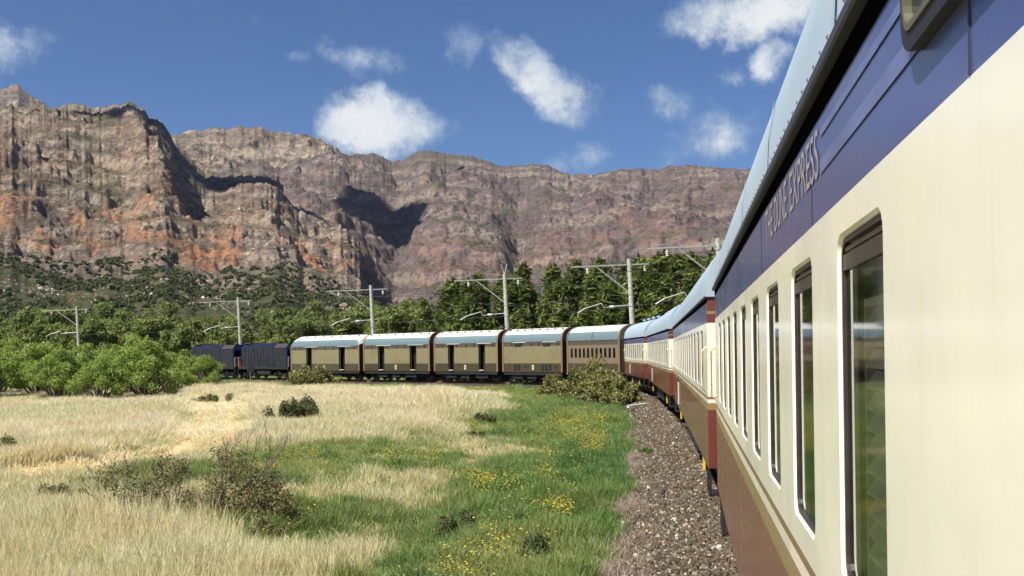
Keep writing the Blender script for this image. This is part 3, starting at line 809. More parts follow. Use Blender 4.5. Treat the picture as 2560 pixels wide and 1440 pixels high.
TALUS_PTS = []
def massif(name, label, skyline, cliffb, x_range, depths, nu, nst, amp, mat, seed, notch=None, jag=1.0, orange_k=1.0, base_y=860):
    """skyline/cliffb: (x, y) control points in photo scale; depths: base, cliff foot, cliff top, crest, back"""
    xs = np.linspace(x_range[0], x_range[1], nu)
    sy = np.interp(xs, [p[0] for p in skyline], [p[1] for p in skyline])
    cy = np.interp(xs, [p[0] for p in cliffb], [p[1] for p in cliffb])
    hz = 877.5 - (xs - 1280) * math.tan(R_(.8))
    sy = sy + (fbm(xs * .035, xs * 0 + seed, 5, .6, seed) - .5) * 16 * jag + (ridged(xs * .11, xs * 0, 3, seed + 3) - .5) * 6 * jag
    cy = np.maximum(cy + (fbm(xs * .012, xs * 0 + 3.3, 4, .55, seed + 9) - .5) * 60, sy + 18)
    ty = sy + (cy - sy) * (.22 + .16 * fbm(xs * .01, xs * 0, 3, .5, seed + 4))
    nv1, nv2, nv3, nv4 = 60, 190, 80, 10
    v = np.concatenate([np.linspace(0, 1, nv1, endpoint=False), np.linspace(1, 2, nv2, endpoint=False), np.linspace(2, 3, nv3, endpoint=False), np.linspace(3, 4, nv4)])
    VV, XX = np.meshgrid(v, xs, indexing='ij')
    U = (XX - 1280) / 2470.0
    b_y = np.full_like(xs, base_y)
    yi = np.where(VV < 1, b_y + (cy - b_y) * VV, np.where(VV < 2, cy + (ty - cy) * (VV - 1), np.where(VV < 3, ty + (sy - ty) * (VV - 2), sy)))
    Yb, Yc, Yt, Ys, Yk = depths
    zof = lambda yy, D: CAMZ + (hz - yy) / 2470.0 * D
    Zb, Zc, Zt, Zs = np.full_like(xs, -8.0), zof(cy, Yc), zof(ty, Yt), zof(sy, Ys)
    Yd = np.where(VV < 1, Yb + (Yc - Yb) * VV, np.where(VV < 2, Yc + (Yt - Yc) * (VV - 1), np.where(VV < 3, Yt + (Ys - Yt) * (VV - 2), Ys + (Yk - Ys) * (VV - 3))))
    X = U * Yd; k = amp / 30.0
    up = sstep(.6, 1.15, VV); crest = 1 - sstep(2.55, 3.0, VV)
    wx = (fbm(X / 150 / k, Yd / 150 / k, 3, .5, seed + 20) - .5)
    rA = ridged((X + .3 * Yd) / (170 * k) + wx * 1.2, Yd / (480 * k) + wx * .6, 3, seed + 40)      # spurs
    rB = ridged((X + .55 * Yd) / (74 * k) + wx * 2.0, (Yd - .4 * X) / (190 * k), 3, seed + 43)                  # gullies
    rC = fbm(X / (26 * k), Yd / (34 * k), 4, .6, seed + 44)
    W = amp * (3.6 * (rA - .56) + 1.0 * (rB - .56) + 1.2 * (rC - .5)) * up * crest
    if notch is not None: W = W + notch(XX, VV) * up
    q = Yd + W
    # profile of the slope along the depth
    seg = lambda a, b, za, zb: za + (zb - za) * np.clip((q - a) / (b - a), 0, 1)
    Z = np.where(q < Yc, seg(Yb, Yc, Zb, Zc), np.where(q < Yt, seg(Yc, Yt, Zc, Zt), np.where(q < Ys, seg(Yt, Ys, Zt, Zs), seg(Ys, Yk, Zs, Zs * .25 - 20))))
    Z = Z + ((fbm(X / (70 * k), Yd / (70 * k), 5, .55, seed + 50) - .5) * 26 * k + (fbm(X / (11 * k), Yd / (13 * k), 4, .6, seed + 52) - .5) * 9 * k) * up * (.25 + .75 * crest)
    Z = Z + (fbm(X / 60, Yd / 60, 4, .55, seed + 55) - .5) * 9 * sstep(.05, .4, VV) * (1 - up)
    # strata: cliffs step up in faces and ledges that dip gently
    per = 24.0 * k
    def terr(z, p, off, a, m):
        t = (z + off) / p; f = np.floor(t); fr = t - f
        return z + m * (p * (f + sstep(a, 1.0, fr)) - (z + off)), fr
    dip = X * .10 + (fbm(X / (240 * k), Yd / (400 * k), 3, .5, seed + 57) - .5) * 60 * k
    Z1, fr = terr(Z, per, dip, .40, .50)
    Z2, fr2 = terr(Z1, per * .31, dip * 1.3 + 7, .45, .38)
    Z = Z + (Z2 - Z) * up * crest
    Z = Z + ((fbm(X / (8 * k), Yd / (10 * k), 4, .65, seed + 64) - .5) * 7 * k + (ridged((X - .8 * Yd) / (34 * k), (Yd + .3 * X) / (90 * k), 3, seed + 66) - .55) * 10 * k) * up * (.2 + .8 * crest)
    ledge = (1 - sstep(.30, .46, fr)) * up
    rib = rA
    Z = np.where(VV <= 0, -8, Z)
    Pv = np.stack([U * Yd, Yd, Z], -1).reshape(-1, 3)
    nr, nc = VV.shape; i = np.arange(nr * nc).reshape(nr, nc)
    F = np.stack([i[:-1, :-1], i[:-1, 1:], i[1:, 1:], i[1:, :-1]], -1).reshape(-1, 4)
    me = raw_mesh(name, Pv, F, [mat], None, False)
    def put(n, arr): a = me.attributes.new(n, 'FLOAT', 'POINT'); a.data.foreach_set('value', np.ascontiguousarray(arr, dtype=np.float32).ravel())
    put('talus', np.clip(1.25 - VV, 0, 1)); put('ledge', ledge); put('face', sstep(.45, .58, fr) * (1 - sstep(.78, .95, fr)) * up * sstep(.38, .56, fbm(X / (70 * k), Z / (20 * k), 4, .6, seed + 70)))
    put('orange', orange_k * sstep(1.0, 1.05, VV) * (1 - .75 * sstep(1.45, 1.8, VV)) * (1 - sstep(2.0, 2.5, VV)) * sstep(.38, .60, fbm(XX * .014, VV * 3.0, 3, .5, seed + 60)))
    put('scrubby', sstep(.55, .75, 1 - rib) * sstep(1, 1.1, VV))
    o = tag(link(name, me), label, kind='structure')
    TALUS_PTS.append((Pv.reshape(nr, nc, 3)[:nv1], VV[:nv1]))
    return o

def build_mountains():
    mA, mB, mC = mountain_mat('cliff_rock', .94), mountain_mat('far_cliff_rock', .70, 1), mountain_mat('distant_rock', 1.0)
    massif('mountain', 'nearer massif of banded orange and grey cliffs above scree',
           [(-500, 250), (-200, 235), (0, 264), (130, 266), (200, 262), (260, 260), (290, 252), (335, 256), (372, 270), (380, 290), (415, 300), (440, 328), (520, 372), (600, 386), (660, 415), (700, 440), (740, 498), (790, 520), (870, 562), (902, 602), (912, 690), (930, 745), (960, 790)],
           [(-500, 600), (0, 610), (100, 640), (200, 655), (300, 660), (420, 640), (500, 690), (560, 706), (640, 680), (690, 665), (760, 715), (850, 725), (915, 738), (960, 800)],
           (-520, 958), (300, 800, 1060, 1330, 2000), 620, 13, 30, mA, 3,
           notch=lambda x, v: -120 * sstep(395, 520, x) * sstep(1.35, 1.9, v) * (1 - .8 * sstep(560, 700, x)), jag=1.5)
    massif('mountain', 'farther purple brown mountain wall behind the trees',
           [(560, 470), (700, 450), (800, 425), (875, 395), (960, 376), (1045, 366), (1120, 384), (1200, 392), (1270, 412), (1330, 408), (1370, 412), (1430, 432), (1490, 437), (1560, 422), (1650, 423), (1720, 414), (1790, 420), (1870, 420), (2100, 400), (2600, 430)],
           [(560, 740), (900, 740), (1000, 745), (1100, 735), (1250, 715), (1400, 690), (1600, 655), (1800, 640), (2600, 640)],
           (560, 2600), (520, 1250, 1850, 2350, 3400), 760, 14, 50, mB, 17, orange_k=.32, jag=.7,
           notch=lambda x, v: 180 * (1 - sstep(760, 980, x)) - 90 * np.exp(-((x - 1000) / 45.0) ** 2) - 120 * np.exp(-((x - 1300) / 34.0) ** 2) * (1 - sstep(2.0, 2.4, v)))
    massif('mountain', 'pale ridge on the skyline between the two massifs',
           [(300, 380), (440, 330), (520, 322), (600, 318), (660, 319), (720, 332), (780, 345), (830, 360), (875, 388), (930, 430), (1000, 470)],
           [(300, 560), (1000, 600)], (300, 1000), (1500, 2300, 2500, 3000, 3900), 300, 8, 60, mC, 29, orange_k=0)
    massif('mountain', 'small pale grey peak at the far end of the skyline',
           [(-700, 250), (-300, 240), (-60, 230), (0, 224), (45, 210), (75, 230), (130, 264), (200, 300), (260, 340)],
           [(-700, 520), (260, 560)], (-700, 260), (1900, 2700, 2900, 3400, 4300), 240, 8, 60, mC, 37, orange_k=0)
build_mountains()

# ------------------------------------------------------------------ the air between here and the range
def build_haze():
    b = MB(); b.box(-7600, 7600, -3600, 9600, -40, 1020)
    m = bpy.data.materials.new('haze_air'); m.use_nodes = True; N, L = m.node_tree.nodes, m.node_tree.links; N.clear()
    pv = N.new('ShaderNodeVolumePrincipled'); pv.inputs['Color'].default_value = (.72, .78, 1.0, 1); pv.inputs['Density'].default_value = HAZE; pv.inputs['Anisotropy'].default_value = .2
    o = N.new('ShaderNodeOutputMaterial'); L.new(pv.outputs[0], o.inputs['Volume'])
    tag(b.build('haze', m), 'thin blue haze in front of the far mountains', kind='stuff')
HAZE = 0.000026
build_haze()

# ------------------------------------------------------------------ unseen clouds added above the frame to throw shade on the slopes
def add_shade_cloud(label, a, b, rad, n, seed):
    import bmesh
    r = random.Random(seed); bm = bmesh.new(); a, b = Vector(a), Vector(b)
    for k in range(n):
        p = a.lerp(b, r.random()) + Vector((r.gauss(0, .45), r.gauss(0, .45), r.uniform(-.15, .55))) * rad
        q = rad * r.uniform(.35, .8)
        g = bmesh.ops.create_icosphere(bm, subdivisions=2, radius=q)
        for v in g['verts']:
            d = v.co.normalized(); w = 1 + .16 * math.sin(7 * d.x + k) * math.sin(6 * d.y + 2 * k) + .12 * math.sin(11 * d.z + 3 * k)
            v.co = p + Vector((v.co.x * w, v.co.y * w, v.co.z * w * (.85 if v.co.z > 0 else .5)))
    me = bpy.data.meshes.new('shade_cloud'); bm.to_mesh(me); bm.free()
    t = NT('shade_cloud_white_%d' % seed); t.fin(t.mix(t.ss(t.noise(.02, 4, .6), .3, .7), (.80, .82, .85), (.88, .88, .88)), 1.0, 0, 0.0)
    me.materials.append(t.mat); me.polygons.foreach_set('use_smooth', np.ones(len(me.polygons), bool))
    tag(link('shade_cloud', me), label, kind='stuff')
def over(px_, py_, depth, t=1560):
    return Vector(((px_ - 1280) / 2470 * depth, depth, CAMZ + (882 - py_) / 2470 * depth)) + SUN * t
add_shade_cloud('long white shadow caster added out of view above the nearer massif', over(370, 235, 1300), over(640, 360, 1280), 46, 18, 1)
add_shade_cloud('broad white shadow caster added out of view above the gorge', over(790, 345, 1850), over(965, 540, 1680), 66, 18, 2)
add_shade_cloud('small white shadow caster added out of view above the farther wall', over(1100, 420, 2200), over(1240, 400, 2250), 18, 14, 3)
add_shade_cloud('wispy white shadow caster added out of view near the peak', over(150, 325, 1280), over(300, 310, 1300), 22, 8, 4)

# ------------------------------------------------------------------ foliage builders
def leaf_cloud(n, centres, radii, size, r, flat=1.0, upright=.4, aspect=2.2, hollow=.35):
    """n leaf-sized quads in uneven clumps; returns verts (4n,3), faces"""
    centres = np.asarray(centres, float); radii = np.asarray(radii, float)
    w = radii ** 2; k = r.choice(len(centres), n, p=w / w.sum())
    d = r.normal(size=(n, 3)); d /= np.linalg.norm(d, axis=1)[:, None]
    rad = radii[k] * (hollow + (1 - hollow) * r.uniform(0, 1, n) ** .5) * r.uniform(.75, 1.12, n)
    P = centres[k] + d * rad[:, None] * np.array([1, 1, flat])
    nrm = d * .7 + r.normal(size=(n, 3)) * .7 + np.array([0, 0, upright]); nrm /= np.linalg.norm(nrm, axis=1)[:, None]
    tt = np.cross(nrm, r.normal(size=(n, 3))); tt /= np.linalg.norm(tt, axis=1)[:, None]
    bb = np.cross(nrm, tt); s = size * r.uniform(.6, 1.35, n)[:, None]
    a = tt * s * aspect * .5; b = bb * s * .5
    V = np.stack([P - a, P - b * .9 + a * .1, P + a, P + b * .9 + a * .1], 1).reshape(-1, 3)
    F = np.arange(4 * n).reshape(n, 4)
    return V, F

def leaf_mesh(name, mat, n, centres, radii, size, seed, **kw):
    r = np.random.default_rng(seed); V, F = leaf_cloud(n, centres, radii, size, r, **kw)
    V[:, 2] = np.maximum(V[:, 2], .02)
    me = raw_mesh(name, V, F, [mat]); add_lv(me, r.uniform(0, 1, n), 4); return me

def branch_mesh(name, mat, ends, base=(0, 0, 0), r0=.1, r1=.02, seed=0, sides=5):
    r = random.Random(seed); b = MB()
    for e in ends:
        e = Vector(e); p0 = Vector(base) + Vector((r.uniform(-.4, .4) * r0, r.uniform(-.4, .4) * r0, -.1)); mid = p0.lerp(e, .5) + Vector((r.uniform(-.15, .15), r.uniform(-.15, .15), r.uniform(-.05, .1))) * (e - p0).length
        b.tube([p0, p0.lerp(mid, .55), mid, e], [r0, r0 * .75, r0 * .5, r1], sides)
    return b.mesh(name, mat, True)

def put_tree(name, trunk, crown, loc, s, rz, label, cat='tree', group=None, sz=None):
    t = empty(name, loc, rz); t.scale = (s, s, sz if sz else s)
    link('trunk', trunk, t); link('crown', crown, t)
    tag(t, label, cat, group); return t

def gz(x, y): return float(ground_z(np.array([x]), np.array([y]))[0])

# green feathery trees in the field (drawn about 4.4 m tall, 5 m wide)
def acacia_variant(i):
    r = np.random.default_rng(700 + i)
    cs, rs, ends = [], [], []
    for k in range(38):
        a = r.uniform(0, 6.283); q = r.uniform(0, 1) ** .6 * r.uniform(.75, 1.2); x, y = math.cos(a) * 1.95 * q, math.sin(a) * 1.95 * q
        z = 3.5 - 1.25 * q * q + r.uniform(-1.2, .25); cs.append((x, y, z)); rs.append(r.uniform(.22, .8))
        if k % 2 == 0: ends.append((x * .9, y * .9, z))
    for k in range(9):
        a = r.uniform(0, 6.283); cs.append((math.cos(a) * 1.7, math.sin(a) * 1.7, r.uniform(1.0, 1.8))); rs.append(r.uniform(.35, .6))
    return branch_mesh('acacia_trunk_%d' % i, M['bark'], ends, (0, 0, 0), .10, .02, i), leaf_mesh('acacia_crown_%d' % i, M['leaf_acacia'], 9500, cs, rs, .085, 710 + i, flat=.8, hollow=.05)
ACA = [acacia_variant(i) for i in range(4)]
aca = [  # x, y, scale, label
    (-27.4, 65.5, .92, 'small round green tree standing in front of the thicket on two stems'),
    (-24.8, 67.0, 1.20, 'largest green tree in front of the thicket with dark lower branches'),
    (-28.7, 91.5, .92, 'small green tree just in front of the blue locomotive nose'),
    (-27.6, 79.0, 1.02, 'green tree between the largest field tree and the locomotive'),
    (-28.6, 73.5, 1.32, 'tall domed green tree topping the middle of the thicket'),
    (-31.6, 69.0, 1.05, 'green tree behind the small two-stemmed tree'),
    (-34.6, 72.5, 1.22, 'green tree in the thicket below the white mast'),
    (-36.8, 69.5, 1.12, 'green tree in the thicket with a dry stalk in front'),
    (-39.5, 75.0, 1.30, 'broad green tree near the outer end of the thicket'),
    (-38.2, 66.5, .95, 'low green tree at the outermost end of the thicket by the picture edge'),
    (-43.5, 80.0, 1.35, 'green tree behind the outer end of the thicket'),
    (-34.0, 80.0, 1.25, 'rear green tree of the thicket beneath the mast arm'),
    (-45.0, 90.0, 1.4, 'rearmost green tree of the thicket at the picture edge'),
    (-31.0, 84.0, 1.10, 'green tree of the thicket nearest the locomotive cab'),
]
for i, (x, y, s, lab) in enumerate(aca):
    tr, cr = ACA[i % 4]; s *= .93
    put_tree('field_tree', tr, cr, (x, y, gz(x, y) - .05), s, rnd.uniform(0, 6.28), lab, 'tree', 'green trees in the field thicket')

# tall dark trees behind the train
def tall_variant(i):
    r = np.random.default_rng(800 + i); cs, rs, ends = [], [], []
    H = 12.0
    for k in range(46):
        z = r.uniform(.04, 1) ; q = (1 - z) ** .6 * 2.1 * (.45 + .75 * r.uniform()); a = r.uniform(0, 6.283)
        cs.append((math.cos(a) * q * r.uniform(.5, 1), math.sin(a) * q * r.uniform(.5, 1), z * H)); rs.append(r.uniform(.55, 1.15) * (1.15 - .55 * z))
        if k % 3 == 0: ends.append(cs[-1])
    b = MB(); b.tube([(0, 0, -.3), (.1, 0, 4), (0, .1, 8), (0, 0, 11.6)], [.24, .18, .11, .03], 6)
    for e in ends: b.tube([(0, 0, max(.4, e[2] - 1.4)), (e[0] * .5, e[1] * .5, e[2] - .5), e], [.07, .05, .02], 4)
    return b.mesh('tall_trunk_%d' % i, M['bark'], True), leaf_mesh('tall_crown_%d' % i, M['leaf_pine'], 11000, cs, rs, .20, 810 + i, flat=1.7, upright=-.1, aspect=3.4, hollow=.2)
TALL = [tall_variant(i) for i in range(4)]
def gum_variant(i):
    r = np.random.default_rng(850 + i); cs, rs, ends = [], [], []
    for k in range(30):
        z = r.uniform(1.5, 7.2); q = 2.9 * math.sqrt(max(.05, 1 - ((z - 4.2) / 3.6) ** 2)) * r.uniform(.35, 1); a = r.uniform(0, 6.283)
        cs.append((math.cos(a) * q, math.sin(a) * q, z)); rs.append(r.uniform(.6, 1.15))
        if k % 3 == 0: ends.append(cs[-1])
    return branch_mesh('gum_trunk_%d' % i, M['bark'], ends, (0, 0, 0), .17, .03, i), leaf_mesh('gum_crown_%d' % i, M['leaf_gum'], 8500, cs, rs, .19, 860 + i, flat=.85, hollow=.3)
GUM = [gum_variant(i) for i in range(4)]
ORD = ['first', 'second', 'third', 'fourth', 'fifth', 'sixth', 'seventh', 'eighth', 'ninth', 'tenth', 'eleventh', 'twelfth', 'thirteenth', 'fourteenth', 'fifteenth', 'sixteenth', 'seventeenth', 'eighteenth', 'nineteenth', 'twentieth',
       'twenty-first', 'twenty-second', 'twenty-third', 'twenty-fourth', 'twenty-fifth', 'twenty-sixth', 'twenty-seventh', 'twenty-eighth', 'twenty-ninth', 'thirtieth', 'thirty-first', 'thirty-second', 'thirty-third', 'thirty-fourth', 'thirty-fifth', 'thirty-sixth', 'thirty-seventh', 'thirty-eighth']
def tree_row(pts, kind, name, phrase, group):
    pts = sorted(pts, key=lambda p: p[0] / p[1])
    for i, (x, y, s, sz) in enumerate(pts):
        tr, cr = kind[rnd.randrange(len(kind))]
        put_tree(name, tr, cr, (x, y, -.75), s, rnd.uniform(0, 6.28), '%s from the outer end, %s' % (ORD[i], phrase), 'tree', group, sz)
pts = []
for k in range(15):       # front row right behind the wagons
    px_ = 1065 + k * 52 + rnd.uniform(-14, 14); y = rnd.uniform(98, 112) if px_ < 1500 else rnd.uniform(88, 104)
    top = np.interp(px_, [1050, 1150, 1250, 1400, 1600, 1800], [740, 712, 690, 672, 668, 640]) + rnd.uniform(-14, 22)
    h = (877 - top) / 2470 * y + CAMZ + .75
    pts.append(((px_ - 1280) / 2470 * y, y, h / 12.6 * rnd.uniform(1.25, 1.6), h / 12.6))
tree_row(pts, TALL, 'tall_tree', 'tall dark tree of the front row behind the wagons', 'front row of tall trees behind the wagons')
pts = []
for k in range(13):
    px_ = 1060 + k * 62 + rnd.uniform(-18, 18); y = rnd.uniform(120, 138)
    top = np.interp(px_, [1050, 1150, 1250, 1400, 1600, 1800], [745, 700, 672, 655, 648, 622]) + rnd.uniform(-10, 18)
    h = (877 - top) / 2470 * y + CAMZ + .75
    pts.append(((px_ - 1280) / 2470 * y, y, h / 12.6 * rnd.uniform(1.3, 1.7), h / 12.6))
tree_row(pts, TALL, 'tall_tree', 'taller tree of the rear row rising behind the front row', 'rear row of tall trees behind the wagons')
pts = []
for k in range(19):
    px_ = -20 + k * 58 + rnd.uniform(-14, 14); y = rnd.uniform(128, 150) if px_ > 420 else rnd.uniform(142, 165)
    top = np.interp(px_, [0, 200, 400, 600, 800, 1000], [790, 775, 782, 790, 776, 772]) + rnd.uniform(-24, 26)
    h = (886 - top) / 2470 * y + CAMZ + .75
    pts.append(((px_ - 1280) / 2470 * y, y, h / 8.1 * rnd.uniform(.9, 1.15), h / 8.1))
tree_row(pts, GUM, 'bushy_tree', 'bushy tree of the front line beyond the locomotives', 'front line of bushy trees beyond the track')
pts = []
for k in range(16):
    px_ = 0 + k * 68 + rnd.uniform(-16, 16); y = rnd.uniform(185, 230)
    top = np.interp(px_, [0, 200, 400, 600, 800, 1000], [762, 752, 758, 762, 742, 745]) + rnd.uniform(-20, 26)
    h = (886 - top) / 2470 * y + CAMZ + .75
    pts.append(((px_ - 1280) / 2470 * y, y, h / 8.1 * rnd.uniform(.75, 1.0), h / 8.1))
tree_row(pts, GUM, 'bushy_tree', 'bushy tree of the farther line at the scree foot', 'farther line of bushy trees at the scree foot')

# scrub and boulders on the scree slopes
def build_scree():
    var = []
    for i in range(4):
        r = np.random.default_rng(900 + i); cs = r.normal(0, .5, (7, 3)); cs[:, 2] = np.abs(cs[:, 2]) * .8 + .4
        var.append(leaf_mesh('scrub_%d' % i, M['leaf_scrub'], 130, cs, r.uniform(.4, .7, 7), .42, 910 + i))
    import bmesh
    t = NT('boulder_rock'); rv = t.attr('rv', 'INSTANCER'); t.fin(t.mix(rv, (.16, .12, .085), (.46, .38, .29)), .9, 0, .1)
    rocks = []
    for i in range(4):
        r = np.random.default_rng(930 + i); P = r.normal(size=(12, 3)); P /= np.linalg.norm(P, axis=1)[:, None]; P *= np.array([1, .8, .65])
        bm = bmesh.new()
        for p in P: bm.verts.new(p)
        bmesh.ops.convex_hull(bm, input=bm.verts); me = bpy.data.meshes.new('boulder_%d' % i); bm.to_mesh(me); bm.free(); me.materials.append(t.mat); rocks.append(me)
    S, B = [], []
    for (P, VV), ns, nb in zip(TALUS_PTS[:2], (2900, 1600), (2600, 500)):
        nr, nc = P.shape[:2]
        for lst, cnt, lo in ((S, ns, .10), (B, nb, .12)):
            q = rng.uniform(lo, 1, cnt * 3) ** .8; i = np.minimum((q * (nr - 1)).astype(int), nr - 2); j = rng.integers(0, nc - 1, cnt * 3)
            f = rng.uniform(0, 1, (cnt * 3, 1)); pt = P[i, j] * f + P[i + 1, j + 1] * (1 - f)
            m = fbm(pt[:, 0] * .02, pt[:, 1] * .02, 4, .6, 3 if lst is S else 15) > (.46 if lst is S else .47)
            lst.append(pt[m][:cnt])
    S = np.concatenate(S); B = np.concatenate(B); n = len(S)
    s = rng.uniform(.7, 2.2, n) * np.interp(S[:, 1], [300, 900, 1400], [.8, 1.0, 1.4])
    scatter('scrub', S, euler_rand(n, .05), np.repeat(s[:, None], 3, 1), rng.integers(0, 4, n), {'rv': rng.uniform(0, 1, n), 'g': np.ones(n)}, var, 'low olive scrub dotted over the scree slopes')
    n = len(B); s = np.clip(rng.lognormal(-.35, .5, n), .3, 3) * np.interp(B[:, 1], [300, 900], [.7, 1.3])
    scatter('rubble', B, rng.uniform(0, 6.28, (n, 3)), np.repeat(s[:, None], 3, 1), rng.integers(0, 4, n), {'rv': rng.uniform(0, 1, n), 'g': np.zeros(n)}, rocks, 'pale boulders scattered over the scree slopes')
build_scree()

# ------------------------------------------------------------------ bushes
def bush(name, label, x, y, w, h, n, size, mat, seed, twigs=10, aspect=2.0, spiky=False, dz=0.0, group=None, cat='bush', dry=False):
    r = np.random.default_rng(seed); cs, rs, ends = [], [], []
    for k in range(max(8, int(n / 220))):
        a = r.uniform(0, 6.283); q = math.sqrt(r.uniform()); z = h * (.15 + .72 * r.uniform() * math.sqrt(max(.05, 1 - q * q * .8)))
        cs.append((math.cos(a) * q * w * .42, math.sin(a) * q * w * .42, z)); rs.append(r.uniform(.10, .2) * min(w, 2 * h))
        ends.append((cs[-1][0] * 1.15, cs[-1][1] * 1.15, z + rs[-1] * .7))
    t = empty(name, (x, y, gz(x, y) + dz), r.uniform(0, 6.28))
    link('stems', branch_mesh(name + '_stems', M['twig'] if dry else M['bark'], ends[:twigs], (0, 0, 0), .012 + .012 * h, .006, seed), t)
    kw = dict(flat=1.0, upright=.3, aspect=aspect, hollow=.2)
    if spiky: kw = dict(flat=1.9, upright=-.2, aspect=aspect, hollow=.1)
    link('foliage', leaf_mesh(name + '_leaves', mat, n, cs, rs, size, seed + 1, **kw), t)
    return tag(t, label, cat, group)

bush('bush', 'large olive bush with yellowish leaves hiding the side of the brown coach', 4.7, 60.5, 4.3, 3.15, 9000, .10, M['leaf_bush'], 1001, 18)
bush('bush', 'olive bush sprawling onto the ballast beside the cream coaches', 6.0, 54.5, 2.5, 1.7, 4500, .09, M['leaf_bush'], 1003, 14)
bush('bush', 'rounded low bush at the foot of the van with small windows', 3.1, 72.0, 2.6, 1.5, 4000, .09, M['leaf_bush'], 1005, 12)
bush('bush', 'dense bush filling the gap below the large olive bush', 5.4, 57.5, 2.6, 1.9, 4200, .09, M['leaf_bush'], 1006, 12)
bush('bush', 'rounded olive bush in front of the wagon next to the locomotive', -19.0, 95.5, 5.0, 2.2, 6000, .13, M['leaf_bush'], 1007, 14)
bush('shrub', 'spiky dark green shrub alone in the straw field', -10.7, 48.1, 2.9, 1.05, 3200, .06, M['leaf_dark'], 1009, 20, 5.0, True, cat='shrub')
bush('shrub', 'tiny green sapling rising from the straw grass', -18.8, 46.3, .7, .8, 320, .06, M['leaf_green'], 1011, 6, cat='shrub')
bush('shrub', 'brown withered shrub where the straw field meets the green dip', -4.7, 48.9, 2.3, .75, 2600, .05, M['leaf_dry'], 1013, 20, 3.0, cat='shrub', dry=True)
bush('shrub', 'dark low shrub in the green dip below the vans', -1.4, 46.8, 1.5, .55, 1500, .05, M['leaf_dark'], 1015, 10, cat='shrub')
bush('shrub', 'flat dark shrub midway along the green dip', -1.9, 38.5, 1.7, .5, 1500, .05, M['leaf_dark'], 1017, 10, cat='shrub')
bush('shrub', 'dark twiggy shrub low in the verge, below the lower flower drift', -.95, 17.8, 1.15, .42, 2600, .028, M['leaf_dark'], 1019, 22, cat='shrub')
bush('shrub', 'small dark shrub between the straw grass and the green verge', -1.9, 19.6, .8, .4, 1200, .03, M['leaf_dry'], 1021, 14, cat='shrub')
bush('shrub', 'rank dark green clump at the bottom of the verge near the ballast', .35, 14.4, 1.0, .38, 2600, .024, M['leaf_scrub'], 1023, 14, 4.0, True, cat='shrub')
bush('shrub', 'grey green shrub at the head of the dip in front of the vans', -2.2, 71.0, 3.2, .8, 2000, .08, M['leaf_dark'], 1025, 10, cat='shrub')
bush('weed_tuft', 'single green weed growing out of the ballast', 3.75, 28.0, .5, .2, 700, .03, M['leaf_green'], 1027, 5, cat='weed', dz=.12)
bush('shrub', 'reddish brown weedy shrub beside the sandy track by the picture edge', -17.2, 33.5, 2.0, .8, 1600, .05, M['leaf_dry'], 1029, 16, cat='shrub', dry=True)
bush('shrub', 'brown weedy shrub behind the sandy track', -14.3, 34.5, 1.6, .65, 1300, .05, M['leaf_dry'], 1031, 16, cat='shrub', dry=True)
bush('shrub', 'olive shrub at the bend of the sandy track below the small tree', -19.8, 66.5, 2.8, .8, 1600, .08, M['leaf_dry'], 1033, 12, cat='shrub')

# the half-dead shrub in the foreground
def bare_branches(b, p, d, L, r, depth, R):
    q = p + d * L
    mid = p.lerp(q, .5) + Vector((R.uniform(-1, 1), R.uniform(-1, 1), R.uniform(-.4, .6))) * L * .09
    b.tube([p, mid, q], [r, r * .8, r * .6], 4, 0, False)
    if depth <= 0: return
    for k in range(R.choice((2, 2, 3))):
        nd = (d + Vector((R.uniform(-1, 1), R.uniform(-1, 1), R.uniform(-.25, .75))) * .62).normalized()
        bare_branches(b, q if k else mid.lerp(q, .6), nd, L * R.uniform(.55, .82), r * .58, depth - 1, R)
def dead_shrub():
    x, y = -6.2, 19.2
    t = empty('half_dead_shrub', (x, y, gz(x, y))); t.scale = (1.25, 1.15, 1.45)
    R = random.Random(5)
    for (bx, dx, dz, L, r, dp) in [(.35, .75, .6, .56, .030, 5), (.15, .45, .8, .46, .025, 5), (-.5, -.1, 1, .38, .016, 4), (-1.0, -.25, .95, .36, .014, 4), (-.2, .05, 1, .36, .014, 4), (.8, .6, .6, .34, .016, 5), (1.1, .35, .8, .30, .014, 5), (-1.2, -.4, .8, .36, .016, 5), (-.35, -.45, .8, .38, .018, 5), (-.75, .3, .9, .32, .012, 4), (.55, -.35, .9, .34, .013, 4)]:
        b = MB(); bare_branches(b, Vector((bx, R.uniform(-.35, .35), 0)), Vector((dx, R.uniform(-.3, .3), dz)).normalized(), L, r, dp, R)
        b.build('branch', M['twig'], t)
    r = np.random.default_rng(66)
    cs = [(r.uniform(-1.35, 1.45), r.uniform(-.5, .5), r.uniform(.12, .5)) for k in range(60)] + [(r.uniform(-1.4, 1.2), r.uniform(-.4, .4), r.uniform(.45, .85)) for k in range(26)]
    link('foliage', leaf_mesh('half_dead_leaves', M['leaf_dry'], 10500, cs, r.uniform(.12, .24, len(cs)), .024, 67, hollow=.05), t)
    tag(t, 'half dead grey shrub with bare curling branches in the straw foreground', 'shrub')
dead_shrub()
bush('shrub', 'small leafy shrub in straw beside the half dead shrub, under the sandy track', -9.4, 20.6, 1.1, .85, 2400, .03, M['leaf_dry'], 1041, 20, cat='shrub')
bush('shrub', 'low dark shrub leaning from the half dead shrub toward the verge', -4.6, 18.2, .9, .5, 1800, .028, M['leaf_dry'], 1043, 20, cat='shrub')
bush('shrub', 'grey green weed clump at the bottom corner of the straw field', -8.0, 14.8, .7, .4, 900, .03, M['leaf_dry'], 1045, 12, cat='shrub')

# ------------------------------------------------------------------ rolling stock
Z_BOT, Z_RED, Z_GOLD, Z_PALE, Z_BROWN, Z_CREAM, Z_WALL = .90, 1.75, 1.85, 1.905, 1.94, 3.02, 3.375
Z_EAVE, ROOF_R, EAVE = 3.40, 1.10, .035

